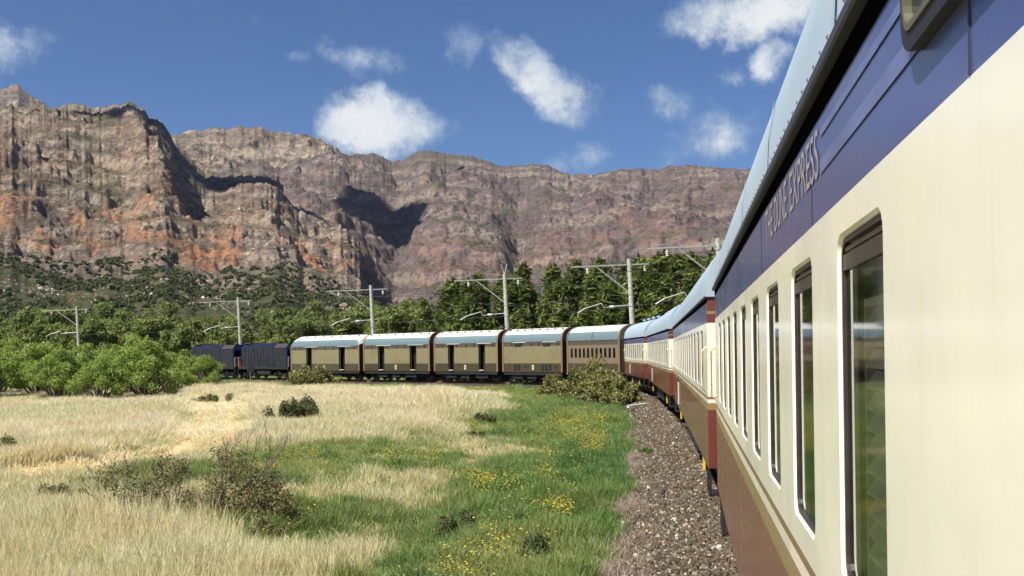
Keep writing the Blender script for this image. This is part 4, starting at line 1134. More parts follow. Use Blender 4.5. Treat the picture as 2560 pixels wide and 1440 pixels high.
def car_root(name, pa, pb, gap_a, gap_b, label, cat, group=None):
    a, b = Vector(pa), Vector(pb); d = (b - a); L = d.length; d.normalize()
    a2, b2 = a + d * gap_a, b - d * gap_b; mid = (a2 + b2) / 2
    r = Vector((d.y, -d.x))
    o = empty(name, (mid.x + r.x * HW, mid.y + r.y * HW, 0), math.atan2(d.y, d.x))
    tag(o, label, cat, group)
    return o, (b2 - a2).length

def roof_profile(n=24, e=2.35, hw=HW + .012, z0=Z_EAVE, rise=ROOF_R):
    pts = []
    for k in range(n + 1):
        t = math.pi * k / n; c, s = math.cos(t), math.sin(t)
        pts.append((hw * math.copysign(abs(c) ** (2 / e), c), z0 + rise * abs(s) ** (2 / e)))
    return pts

def roof_mesh(name, L, mats, e=2.35, rise=ROOF_R, rnd_end=0.0, split=None, nx=1, hw=HW + .012):
    prof = roof_profile(24, e, hw, Z_EAVE, rise); b = MB(); V = []; F = []; mi = []
    xs = [-L / 2 + L * i / nx for i in range(nx + 1)]
    sc_ = [1.0] * len(xs)
    if rnd_end:
        xs = [-L / 2 + rnd_end * i / 5 for i in range(6)] + [L / 2 - rnd_end + rnd_end * i / 5 for i in range(6)]
        q = [math.sqrt(1 - (1 - i / 5) ** 2) for i in range(6)]
        sc_ = [.25 + .75 * v for v in q] + [.25 + .75 * v for v in q[::-1]]
    for x, s in zip(xs, sc_):
        for (y, z) in prof: V.append((x, y, Z_EAVE + (z - Z_EAVE) * s))
    k = len(prof)
    for i in range(len(xs) - 1):
        for j in range(k - 1):
            F.append((i * k + j, (i + 1) * k + j, (i + 1) * k + j + 1, i * k + j + 1)[::-1])
            zz = (prof[j][1] + prof[j + 1][1]) / 2
            mi.append(1 if split and zz > split else 0)
    for i in (0, len(xs) - 1):
        F.append(tuple(i * k + j for j in range(k))); mi.append(0)
    return raw_mesh(name, V, F, mats, mi, False)

def shade_auto(me, ang=30):
    me.polygons.foreach_set('use_smooth', np.ones(len(me.polygons), bool))
    import bmesh
    bm = bmesh.new(); bm.from_mesh(me)
    for e in bm.edges:
        if len(e.link_faces) != 2 or e.calc_face_angle(0) > R_(ang): e.smooth = False
    bm.to_mesh(me); bm.free()

def rr_ring(x0, x1, z0, z1, r, n=4):
    pts = []
    for (cx, cz, a0) in ((x1 - r, z1 - r, 0), (x0 + r, z1 - r, 90), (x0 + r, z0 + r, 180), (x1 - r, z0 + r, 270)):
        for k in range(n + 1):
            a = R_(a0 + 90 * k / n); pts.append((cx + r * math.cos(a), cz + r * math.sin(a)))
    return pts

def cell_with_hole(b, X0, X1, Z0, Z1, x0, x1, z0, z1, r, y, n=4, mi=0):
    inn = rr_ring(x0, x1, z0, z1, r, n); outr = []
    cs = ((X1, Z1), (X0, Z1), (X0, Z0), (X1, Z0))
    for q in range(4):
        for k in range(n + 1):
            p = inn[q * (n + 1) + k]; c = cs[q]
            side_first = (c[0], p[1]) if q in (0, 2) else (p[0], c[1])
            side_last = (p[0], c[1]) if q in (0, 2) else (c[0], p[1])
            if k == 0: outr.append(side_first)
            elif k == n: outr.append(side_last)
            else:
                t = k / n; a = inn[q * (n + 1)]; z = inn[q * (n + 1) + n]
                s0 = (c[0], a[1]) if q in (0, 2) else (a[0], c[1]); s1 = (z[0], c[1]) if q in (0, 2) else (c[0], z[1])
                outr.append((s0[0] + (c[0] - s0[0]) * t * 2, s0[1] + (c[1] - s0[1]) * t * 2) if t <= .5 else (c[0] + (s1[0] - c[0]) * (t - .5) * 2, c[1] + (s1[1] - c[1]) * (t - .5) * 2))
    N = len(inn); V = [(p[0], y, p[1]) for p in inn] + [(p[0], y, p[1]) for p in outr]
    F = [(i, (i + 1) % N, N + (i + 1) % N, N + i) for i in range(N)]
    b.add(V, F, mi)

def ring_frame(b, x0, x1, z0, z1, r, w, ya, yb, n=4, mi=0):
    """flat ring of width w between depths ya (front) and yb (back)"""
    o = rr_ring(x0, x1, z0, z1, r, n); i = rr_ring(x0 + w, x1 - w, z0 + w, z1 - w, max(r - w, .005), n); N = len(o)
    V = [(p[0], ya, p[1]) for p in o] + [(p[0], ya, p[1]) for p in i] + [(p[0], yb, p[1]) for p in o] + [(p[0], yb, p[1]) for p in i]
    F = []
    for k in range(N):
        m = (k + 1) % N
        F += [(k, m, N + m, N + k), (N + k, N + m, 3 * N + m, 3 * N + k), (k, 2 * N + k, 2 * N + m, m)]
    b.add(V, F, mi)

def reveal_mesh(w, z0, z1, r, depth, mat, flange=0.0):
    b = MB(); o = rr_ring(-w / 2, w / 2, z0, z1, r); i = rr_ring(-w / 2 + .010, w / 2 - .010, z0 + .010, z1 - .010, max(r - .01, .01)); N = len(o)
    V = [(p[0], 0, p[1]) for p in o] + [(p[0], -depth, p[1]) for p in i]
    b.add(V, [(k, N + k, N + (k + 1) % N, (k + 1) % N) for k in range(N)])
    return b.mesh('window', [mat], True)

# bogies ------------------------------------------------------------
def bogie_meshes():
    b = MB()
    for s in (1, -1):
        y0, y1 = sorted((s * .86, s * .98))
        b.box(-1.35, 1.35, y0, y1, .50, .66, 0, .015)
        b.box(-.38, .38, y0 - .03 * (s < 0), y1 + .03 * (s > 0), .36, .52, 0, .015)
        for x in (-.95, .95):
            b.box(x - .17, x + .17, *sorted((s * .82, s * 1.04)), .30, .56, 0, .02)
            for dx in (-.26, .26): b.lathe_z([(.07, .48), (.085, .52), (.07, .56), (.085, .60), (.07, .64), (.085, .68)], x + dx, s * .93, 8)
        b.tube([(-1.3, s * 1.0, .30), (-.55, s * 1.0, .24), (.55, s * 1.0, .24), (1.3, s * 1.0, .30)], .025, 5)
        for dx in (-.2, 0, .2): b.lathe_z([(.07, .42), (.09, .47), (.07, .52), (.09, .57), (.07, .62)], dx, s * 1.02, 8)
    b.box(-.3, .3, -.85, .85, .45, .75)
    for x in (-1.35, 1.35): b.box(x - .06, x + .06, -.9, .9, .48, .62)
    fr = b.mesh('bogie', [M['black']])
    w = MB()
    for s in (1, -1): w.lathe_y([(.10, s * .60), (.36, s * .60), (.43, s * .585), (.43, s * .49), (.46, s * .475), (.46, s * .46), (.10, s * .46)], 0, 0, 22)
    w.tube([(0, -.95, 0), (0, .95, 0)], .07, 8)
    return fr, w.mesh('wheel', [M['steel']])
BOGIE, WHEELS = bogie_meshes()
def add_bogies(root, xs):
    for x in xs:
        bo = link('bogie', BOGIE, root, (x, 0, 0))
        for dx in (-.95, .95): link('wheelset', WHEELS, bo, (dx, 0, .455))

def underframe(root, L, boxes=True):
    b = MB(); b.box(-L / 2 + .15, L / 2 - .15, -1.25, 1.25, .76, .895); b.box(-L / 2 + .6, L / 2 - .6, -.40, .40, .28, .76)
    for s in (1, -1):
        b.tube([(-L * .30, s * 1.05, .74), (-L * .16, s * 1.05, .42), (L * .16, s * 1.05, .42), (L * .30, s * 1.05, .74)], .03, 5)
    b.build('underframe', M['black'], root)
    if boxes:
        for (x, w) in ((-1.9, 1.5), (.2, 1.1), (2.0, 1.3)):
            for s in (1, -1):
                bb = MB(); bb.box(x - w / 2, x + w / 2, *sorted((s * .55, s * 1.22)), .32, .755, 0, .02)
                bb.build('battery_box', M['black'], root)

def end_parts(root, L, lower, mid, top, gangway=True):
    for s in (1, -1):
        x = s * L / 2; b = MB()
        bands = [(Z_BOT, Z_RED, 0), (Z_RED, Z_GOLD, 1), (Z_GOLD, Z_PALE, 2), (Z_PALE, Z_BROWN, 3), (Z_BROWN, Z_CREAM, 4), (Z_CREAM, Z_CREAM + .13, 0), (Z_CREAM + .13, Z_CREAM + .17, 1), (Z_CREAM + .17, Z_EAVE - .004, 0)]
        for z0, z1, mi in bands:
            b.quad((x, -HW, z0), (x, HW, z0), (x, HW, z1), (x, -HW, z1), mi)
        b.build('end_wall', [M['maroon'], M['stripe_gold'], M['stripe_cream'], M['stripe_brown'], M['cream']], root)
        if gangway:
            g = MB()
            for k in range(4):
                xx = x + s * (.02 + .13 * k); rr = .0 if k % 2 else .05
                g.box(*sorted((xx, xx + s * .12)), -.62 - rr, .62 + rr, .95, 3.05 + rr, 0)
            g.build('gangway', M['rubber'], root)
            bf = MB()
            for yy in (-.85, .85):
                bf.tube([(x, yy, .84), (x + s * .42, yy, .84)], .08, 10); bf.tube([(x + s * .42, yy, .84), (x + s * .47, yy, .84)], .2, 12)
            bf.box(*sorted((x, x + s * .45)), -.14, .14, .66, .86)
            bf.build('buffers', M['black'], root)

def coach(pa, pb, ga, gb, label, windows, detail=0, L_fix=None, tail=0.0, roof_m='roof'):
    root, L = car_root('passenger_coach', pa, pb, ga, gb, label, 'coach', 'cream and maroon passenger coaches')
    h = L / 2
    def band(nm, z0, z1, m, proud=0.0):
        n = max(1, int(L / 2.2))
        for s in (1, -1):
            b = MB(); y = s * (HW + proud)
            b.add([(-h + L * i / n, y, z) for i in range(n + 1) for z in (z0, z1)], [(2 * i, 2 * i + 2, 2 * i + 3, 2 * i + 1) for i in range(n)])
            b.build(nm, M[m], root)
    band('lower_panel', Z_BOT, Z_RED, 'maroon'); band('gold_stripe', Z_RED, Z_GOLD, 'stripe_gold'); band('pale_stripe', Z_GOLD, Z_PALE, 'stripe_cream'); band('brown_stripe', Z_PALE, Z_BROWN, 'stripe_brown')
    band('blue_band', Z_CREAM, Z_WALL, 'blue')
    # window wall
    w, z0, z1, r = .60, 2.04, 2.935, .060
    for s in (1, -1):
        b = MB(); cur = -h; y = s * HW
        for xc in (sorted(windows) if s == 1 or detail else []):
            b.quad((cur, y, Z_BROWN), (xc - w / 2 - .06, y, Z_BROWN), (xc - w / 2 - .06, y, Z_CREAM), (cur, y, Z_CREAM))
            cell_with_hole(b, xc - w / 2 - .06, xc + w / 2 + .06, Z_BROWN, Z_CREAM, xc - w / 2, xc + w / 2, z0, z1, r, y)
            cur = xc + w / 2 + .06
        b.quad((cur, y, Z_BROWN), (h, y, Z_BROWN), (h, y, Z_CREAM), (cur, y, Z_CREAM))
        b.build('window_wall', M['cream'], root)
        sb = MB(); sb.box(-h, h, *sorted((s * (HW - .01), s * (HW + .004))), Z_WALL - .062, Z_WALL - .001); sb.build('gutter_shade_strip', M['gutter_shade'], root)  # dark strip painting the gutter's shade on the wall
    rv = reveal_mesh(w, z0, z1, r, .013, M['cream'])
    fb = MB(); ring_frame(fb, -w / 2 + .010, w / 2 - .010, z0 + .010, z1 - .010, r, .014, -.009, -.024); fr = fb.mesh('sash', [M['bronze']])
    tb = MB(); tb.box(-w / 2 + .02, w / 2 - .02, -.022, -.011, z1 - .092, z1 - .052); tb.box(-w / 2 + .02, w / 2 - .02, -.021, -.014, z1 - .045, z1 - .034); tr = tb.mesh('transom', [M['bronze']])
    gb_ = MB(); gb_.quad((w / 2 - .015, -.019, z0 + .015), (-w / 2 + .015, -.019, z0 + .015), (-w / 2 + .015, -.019, z1 - .015), (w / 2 - .015, -.019, z1 - .015)); gl = gb_.mesh('pane', [M['glass']])
    cb = MB(); cv = []
    for k in range(9): cv.append((w / 2 - .015 - .010 * k, -.034 - .010 * (k % 2)))
    for k in range(8): cb.quad((cv[k][0], cv[k][1], z0), (cv[k + 1][0], cv[k + 1][1], z0), (cv[k + 1][0], cv[k + 1][1], z1), (cv[k][0], cv[k][1], z1))
    cu = cb.mesh('curtain', [M['curtain']])
    for s in (1, -1):
        for xc in sorted(windows):
            if s == -1 and detail == 0: continue
            wo = link('window', rv, root, (xc, s * HW, 0), (0, 0, 0) if s == 1 else (0, 0, math.pi)); link('sash', fr, wo); link('transom', tr, wo); link('pane', gl, wo); link('curtain', cu, wo)
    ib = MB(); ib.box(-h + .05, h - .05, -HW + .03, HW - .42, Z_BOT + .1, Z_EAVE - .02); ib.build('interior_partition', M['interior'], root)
    # roof, gutter
    rm = roof_mesh('roof', L + .06, [M[roof_m]], nx=max(2, int(L / 1.9))); shade_auto(rm); ro = link('roof', rm, root)
    g = MB()
    for s in (1, -1):
        g.box(-h - .02, h + .02, *sorted((s * (HW - .02), s * (HW + EAVE))), Z_WALL, Z_EAVE + .012, 0, .006)
    g.build('gutter', M['gutter'], ro)
    sm = MB()
    prof = roof_profile(24)
    for i in range(1, max(2, int(L / 1.9))):
        x = -h + L * i / max(2, int(L / 1.9))
        for j in range(24):
            (ya, za), (yb, zb) = prof[j], prof[j + 1]
            k = 1.006
            sm.add([(x - .02, ya * k, za + .005), (x + .02, ya * k, za + .005), (x + .02, yb * k, zb + .005), (x - .02, yb * k, zb + .005)], [(0, 1, 2, 3)])
    sm.build('roof_seams', M[roof_m], ro)
    for i in range(int(L / 2.4)):
        v = MB(); v.lathe_z([(.06, 4.40), (.06, 4.56), (.13, 4.57), (.13, 4.62), (.03, 4.66)], -h + 1.2 + i * 2.4, .35, 10); v.build('roof_vent', M[roof_m], ro)
    end_parts(root, L, 'maroon', 'cream', 'blue')
    underframe(root, L); add_bogies(root, (-h + 2.3, h - 2.3))
    # grab rails beside the end doors, marked in yellow near the bogies
    for s in (1, -1):
        hb = MB(); x = s * (h - .16)
        hb.tube([(x, HW, 2.0), (x, HW + .06, 2.05), (x, HW + .06, 2.62), (x, HW, 2.67)], .014, 6); hb.build('grab_rail', M['brass'], root)
        st = MB(); x = s * (h - .62)
        st.box(x - .3, x + .3, HW - .25, HW - .02, .44, .47); st.box(x - .3, x - .27, HW - .06, HW - .02, .44, .9); st.box(x + .27, x + .3, HW - .06, HW - .02, .44, .9); st.build('footstep', M['black'], root)
    for s in (1, -1):
        yb = MB(); yb.box(s * (h - 3.9) - .035, s * (h - 3.9) + .035, HW - .16, HW - .11, .40, .84); yb.build('brake_marker', M['yellow'], root)
    if not detail:
     pl = MB(); pl.box(h * .38 - .02, h * .38 + .02, HW + .002, HW + .03, Z_BOT + .12, Z_RED - .08, 0, .006)
     pl.build('door_rail', M['stripe_cream'], root)
    return root, L, ro

# coach 1: the one leant out of.  Local x of a point t metres ahead of the camera
T_END, T_START = 12.75, -7.6
p1a, p1b = coach1_pt(T_START), coach1_pt(T_END)
lx = lambda t: t - (T_START + T_END) / 2
wins1 = [lx(2.67 + 1.11 * k - .30) for k in range(9)] + [lx(-1.2 - 1.3 * k) for k in range(5)]
c1, L1, roof1 = coach(p1a, p1b, 0, 0, 'nearest cream coach with blue name band filling the right side', wins1, 1)

def coach1_details():
    # lettering on the name band
    def word(body, t0, width):
        cu = bpy.data.curves.new('word', 'FONT'); cu.body = body; cu.size = .20; cu.extrude = 0
        tmp = bpy.data.objects.new('tmp_text', cu); C.objects.link(tmp); bpy.context.view_layer.update()
        me = bpy.data.meshes.new_from_object(tmp.evaluated_get(bpy.context.evaluated_depsgraph_get()))
        C.objects.unlink(tmp); bpy.data.objects.remove(tmp)
        n = len(me.vertices); co = np.empty(n * 3, np.float32); me.vertices.foreach_get('co', co); co = co.reshape(-1, 3)
        co[:, 0] -= co[:, 0].min(); co[:, 1] -= co[:, 1].min()
        co[:, 0] *= width / co[:, 0].max(); co[:, 1] *= .145 / co[:, 1].max()
        V = np.stack([lx(t0) - co[:, 0], HW + .003 + co[:, 2], CAMZ + .494 + co[:, 1]], -1)
        me.vertices.foreach_set('co', V.astype(np.float32).ravel()); me.materials.clear(); me.materials.append(M['gold_letter']); me.update()
        link('name_word', me, c1)
    word('THE', 4.84, .36); word('DUNE', 4.38, .50); word('EXPRESS', 3.76, .78)
    for (za, zb) in ((.493, .533), (.598, .620)):
        b = MB(); b.quad((lx(1.2), HW + .003, CAMZ + za), (lx(2.94), HW + .003, CAMZ + za), (lx(2.94), HW + .003, CAMZ + zb), (lx(1.2), HW + .003, CAMZ + zb)); b.build('faded_line', M['faded'], c1)
    # vent light let into the name band close to the camera
    b = MB(); ring_frame(b, lx(.55), lx(1.78), CAMZ + .485, CAMZ + .705, .07, .030, HW + .022, HW - .01, 5)
    vf = b.build('vent_light', M['rubber'], c1)
    b = MB(); ring_frame(b, lx(.58), lx(1.75), CAMZ + .515, CAMZ + .675, .05, .012, HW + .026, HW + .004, 5); b.build('vent_rim', M['olive'], vf)
    b = MB(); b.quad((lx(1.745), HW + .012, CAMZ + .515), (lx(.585), HW + .012, CAMZ + .515), (lx(.585), HW + .012, CAMZ + .675), (lx(1.745), HW + .012, CAMZ + .675)); b.build('vent_pane', M['glass'], vf)
    # joints between the side sheets
    for t_ in (-.9, 1.45, 3.15, 5.15, 7.35, 9.55, 11.8):
        b = MB(); b.box(lx(t_) - .003, lx(t_) + .003, HW, HW + .0022, Z_CREAM + .002, Z_WALL - .07); b.build('panel_joint', M['gutter'], c1)
        b = MB(); b.box(lx(t_) - .003, lx(t_) + .003, HW, HW + .0022, Z_BOT, Z_RED - .004); b.build('panel_joint', M['stripe_brown'], c1)
    # rivets along the roof edge
    prof = roof_profile(24); b = MB()
    (ya, za), (yb, zb) = prof[0], prof[1]
    for i in range(int(L1 / .14)):
        x = -L1 / 2 + .07 + i * .14; y = HW + .013; z = Z_EAVE + .06
        b.add([(x - .006, y, z - .006), (x + .006, y, z - .006), (x + .006, y, z + .006), (x - .006, y, z + .006), (x, y + .005, z)], [(0, 1, 4), (1, 2, 4), (2, 3, 4), (3, 0, 4)])
    rv = b.build('rivets', M['rust'], roof1); rv['kind'] = 'stuff'
    # louvred shutter behind the nearest pane
    x0, x1 = wins1[0] - .17, wins1[0] + .05
    sh = MB(); sh.box(x0 - .02, x0, HW - .048, HW - .025, 2.05, 2.76); sh.box(x1, x1 + .015, HW - .048, HW - .025, 2.05, 2.76); sh.box(x0, x1, HW - .048, HW - .025, 2.74, 2.76)
    so = sh.build('louvre_shutter', M['louvre'], c1)
    s = MB(); s.add([(x0, HW - .046, .035), (x1, HW - .046, .035), (x1, HW - .026, 0), (x0, HW - .026, 0), (x0, HW - .046, .043), (x1, HW - .046, .043), (x1, HW - .026, .008), (x0, HW - .026, .008)], [(0, 1, 2, 3), (7, 6, 5, 4), (0, 3, 7, 4), (1, 5, 6, 2), (3, 2, 6, 7), (0, 4, 5, 1)])
    sm = s.mesh('slat', [M['louvre']])
    for k in range(14): link('slat', sm, so, (0, 0, 2.06 + k * .049))
coach1_details()

def spaced(L, n, m0, m1): return [-L / 2 + m0 + (L - m0 - m1) * i / (n - 1) for i in range(n)]
def seglen(a, b, g): return math.hypot(b[0] - a[0], b[1] - a[1]) - g
P2a, P2b = (2.845, 14.4), (5.79, 35.5)
coach(P2a, P2b, 0, 0, 'second cream and maroon coach, directly ahead of the nearest one', spaced(seglen(P2a, P2b, 0), 15, 1.5, 1.2))
P3a, P3b = (5.87, 37.0), (7.80, 57.0)
coach(P3a, P3b, 0, 0, 'third cream and maroon coach, between the second one and the bush', spaced(seglen(P3a, P3b, 0), 14, 1.5, 1.2))
P4a, P4b = (7.82, 58.5), (8.0, 70.3)
coach(P4a, P4b, 0, 0, 'farthest cream coach, partly hidden by the large olive bush', spaced(seglen(P4a, P4b, 0), 9, 1.0, .8))

# van roofs with light painted in: sunlit pale crown, dimmer blue-grey sides
M['van_roof'] = paint('van_roof_shaded_side', (.125, .185, .205), (.12, .11, .10), .4, .40, coat=0)
M['van_roof_lit_top'] = paint('van_roof_lit_top', (.58, .58, .53), (.36, .33, .28), .35, .6, coat=0)

def van(pa, pb, label, kind='doors', gap=.42, door_x=(.28, .76), rounded=False, group='khaki luggage vans'):
    root, L = car_root('luggage_van' if kind != 'coach' else 'brown_coach', pa, pb, gap, gap, label, 'wagon' if kind != 'coach' else 'coach', group)
    h = L / 2; zl, zu, zt = 1.62, 3.02, Z_WALL
    dw = min(1.0, L * .10)
    doors = [] if kind != 'doors' else [h - L * f for f in door_x]
    wz0, wz1 = 2.05, 2.78
    um = M['coach5_side'] if kind == 'coach' else M['van_upper']
    wins = spaced(L, 11, .7, .7) if kind == 'coach' else []
    for s in (1, -1):
        up, lo, bd = MB(), MB(), MB()
        y = s * HW; cur = -h
        for d in sorted(doors) + [None]:
            e = h if d is None else d - dw / 2
            lo.quad((cur, y, Z_BOT), (e, y, Z_BOT), (e, y, zl), (cur, y, zl)); bd.quad((cur, y, zu), (e, y, zu), (e, y, zt), (cur, y, zt))
            if not wins: up.quad((cur, y, zl), (e, y, zl), (e, y, zu), (cur, y, zu))
            if d is not None:
                cur = d + dw / 2
                bd.quad((d - dw / 2, y, zt - .1), (cur, y, zt - .1), (cur, y, zt), (d - dw / 2, y, zt)); lo.quad((d - dw / 2, y, Z_BOT), (cur, y, Z_BOT), (cur, y, Z_BOT + .08), (d - dw / 2, y, Z_BOT + .08))
        if wins:
            cur = -h; ww = .30
            for xc in wins:
                up.quad((cur, y, zl), (xc - ww / 2 - .04, y, zl), (xc - ww / 2 - .04, y, zu), (cur, y, zu))
                cell_with_hole(up, xc - ww / 2 - .04, xc + ww / 2 + .04, zl, zu, xc - ww / 2, xc + ww / 2, wz0, wz1, .05, y, 2); cur = xc + ww / 2 + .04
            up.quad((cur, y, zl), (h, y, zl), (h, y, zu), (cur, y, zu))
        up.build('upper_panel', um, root); lo.build('lower_panel', M['van_lower'], root); bd.build('top_band', M['van_band'], root)
    for s in (1, -1):
        e = MB(); x = s * h
        e.quad((x, -HW, Z_BOT), (x, HW, Z_BOT), (x, HW, Z_EAVE), (x, -HW, Z_EAVE)); e.build('end_wall', M['van_band'], root)
        g = MB(); g.box(*sorted((x + s * .01, x + s * .38)), -.6, .6, .95, 3.0); g.build('gangway', M['rubber'], root)
        # brown end hoop standing proud of the roof
        hp = MB(); prof = roof_profile(24)
        for j in range(24):
            (ya, za), (yb, zb) = prof[j], prof[j + 1]
            A = [(x - s * .16, ya * 1.02, za + .02), (x + s * .02, ya * 1.02, za + .02), (x + s * .02, yb * 1.02, zb + .02), (x - s * .16, yb * 1.02, zb + .02)]
            if not rounded: hp.add(A, [(0, 1, 2, 3)]); hp.add([A[1], (x + s * .02, ya * .9, za - .1), (x + s * .02, yb * .9, zb - .1), A[2]], [(0, 1, 2, 3)])
        for yy in (1, -1): hp.box(*sorted((x - s * .16, x + s * .02)), *sorted((yy * (HW - .02), yy * (HW + .03))), Z_BOT, Z_EAVE + .02)
        hp.build('end_hoop', M['stripe_brown'], root)
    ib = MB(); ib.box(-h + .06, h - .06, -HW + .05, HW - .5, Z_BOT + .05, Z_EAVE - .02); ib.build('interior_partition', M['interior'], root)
    if rounded:
        me = roof_mesh('roof', L + .02, [M['van_roof'], M['van_roof_lit_top']], rnd_end=.9, split=Z_EAVE + .62)
    else:
        me = roof_mesh('roof', L + .02, [M['van_roof'], M['van_roof_lit_top']], split=Z_EAVE + .62, nx=2)
    shade_auto(me); ro = link('roof', me, root)
    gt = MB()
    for s in (1, -1): gt.box(-h, h, *sorted((s * (HW - .02), s * (HW + .03))), Z_WALL, Z_EAVE + .015)
    gt.build('gutter', M['van_roof'], ro)
    if kind != 'coach':
        for i in range(8):
            v = MB(); x = h - L * (i + .5) / 8
            v.lathe_z([(.05, 4.20), (.06, 4.33), (.11, 4.335), (.10, 4.40), (.02, 4.43)], x, .82, 8); v.build('roof_vent', M['black'], ro)
        vb = MB(); vb.box(-.11, .11, -.02, .012, -.10, .10, 0, .01); vm = vb.mesh('louvre_vent', [M['black']])
        fr = (.07, .14, .37, .52, .64, .93) if kind == 'doors' else (.16, .34, .5, .62, .8, .93)
        for f in fr: link('louvre_vent', vm, root, (h - L * f, HW + .004, 3.16))
    for xc in wins:
        w = MB(); w.quad((xc + .16, HW - .05, wz0), (xc - .16, HW - .05, wz0), (xc - .16, HW - .05, wz1), (xc + .16, HW - .05, wz1)); w.build('window', M['glass'], root)
    for d in doors:
        rl = MB(); rl.box(d - dw * 1.5, d + dw * .7, HW + .01, HW + .05, Z_WALL - .05, Z_WALL - .015); rl.build('door_rail', M['stripe_cream'], root)
        fm = MB(); ring_frame(fm, d - dw / 2, d + dw / 2, Z_BOT + .08, zt - .1, .02, .045, HW + .004, HW - .1, 1); fm.build('door_frame', M['black'], root)
        dl = MB(); dl.box(d + dw * .42, d + dw * .95, HW - .16, HW - .11, Z_BOT + .1, zt - .12); dl.build('sliding_door', M['van_upper'], root)
        sp = MB(); sp.box(d - dw * .35, d + dw * .3, HW - .02, HW + .10, Z_BOT + .10, Z_BOT + .15); sp.build('doorstep', M['stripe_cream'], root)
    if kind == 'doors' or kind == 'windows':
        em = MB(); ex = h - L * .5 if kind == 'doors' else h - L * .52
        em.add([(ex + .13 * math.cos(k * .524), HW + .004, 1.28 + .22 * math.sin(k * .524)) for k in range(12)], [tuple(range(12))]); em.build('emblem', M['stripe_cream'], root)
        em2 = MB(); em2.add([(ex + .08 * math.cos(k * .524), HW + .007, 1.28 + .15 * math.sin(k * .524)) for k in range(12)], [tuple(range(12))]); em2.build('emblem_centre', M['van_upper'], root)
    if kind == 'windows':
        for f in (.24, .30, .72, .78):
            w = MB(); w.box(h - L * f - .2, h - L * f + .2, HW - .03, HW + .012, 2.98, 3.26); w.build('window', M['glass' if False else 'rubber'], root)
        for f, zc in ((.14, 2.62), (.40, 2.78), (.92, 2.78)):
            w = MB(); w.box(h - L * f - .1, h - L * f + .1, HW - .03, HW + .014, zc - .13, zc + .13); w.build('hatch', M['sign_grey'], root)
        for f in (.22, .28, .68, .74, .80):
            w = MB(); w.box(h - L * f - .17, h - L * f + .17, HW - .03, HW + .016, 1.0, 1.52, 0, .02); w.build('battery_hatch', M['rubber'], root)
        for f in (.40, .90):
            w = MB(); w.box(h - L * f - .13, h - L * f + .13, HW - .03, HW + .016, 1.2, 1.42, 0, .02); w.build('battery_hatch', M['rubber'], root)
        for f in (.3, .8):
            rl = MB(); rl.box(h - L * f - .8, h - L * f + .8, HW + .01, HW + .05, Z_WALL - .05, Z_WALL - .015); rl.build('water_rail', M['stripe_cream'], root)
    if kind == 'coach':
        sm = MB(); prof = roof_profile(24)
        for j in range(24):
            (ya, za), (yb, zb) = prof[j], prof[j + 1]
            sm.add([(-.03, ya * 1.01, za + .012), (.03, ya * 1.01, za + .012), (.03, yb * 1.01, zb + .012), (-.03, yb * 1.01, zb + .012)], [(0, 1, 2, 3)])
        sm.build('roof_seam', M['black'], ro)
    underframe(root, L, kind != 'coach'); add_bogies(root, (-h + 1.9, h - 1.9))
    sk = MB()
    for s in (1, -1): sk.box(-h + .1, h - .1, *sorted((s * 1.24, s * 1.36)), .66, .89)
    sk.build('solebar', M['black'], root)
    return root

van((7.96, 71.4), (4.2, 78.2), 'brown coach with narrow windows half hidden behind the bush', 'coach', .3, group=None)
van((4.2, 78.2), (-1.0, 84.0), 'khaki van without side doors, small windows under its eaves', 'windows', .3)
van((-1.0, 84.0), (-7.3, 90.0), 'khaki luggage van with a pale plank in one open doorway', 'doors', .3)
van((-7.3, 90.0), (-14.7, 96.5), 'khaki luggage van in the middle between two door vans', 'doors', .3)
van((-14.7, 96.5), (-23.7, 105.0), 'khaki luggage van with rounded roof end coupled to the locomotives', 'doors', .35, rounded=True)

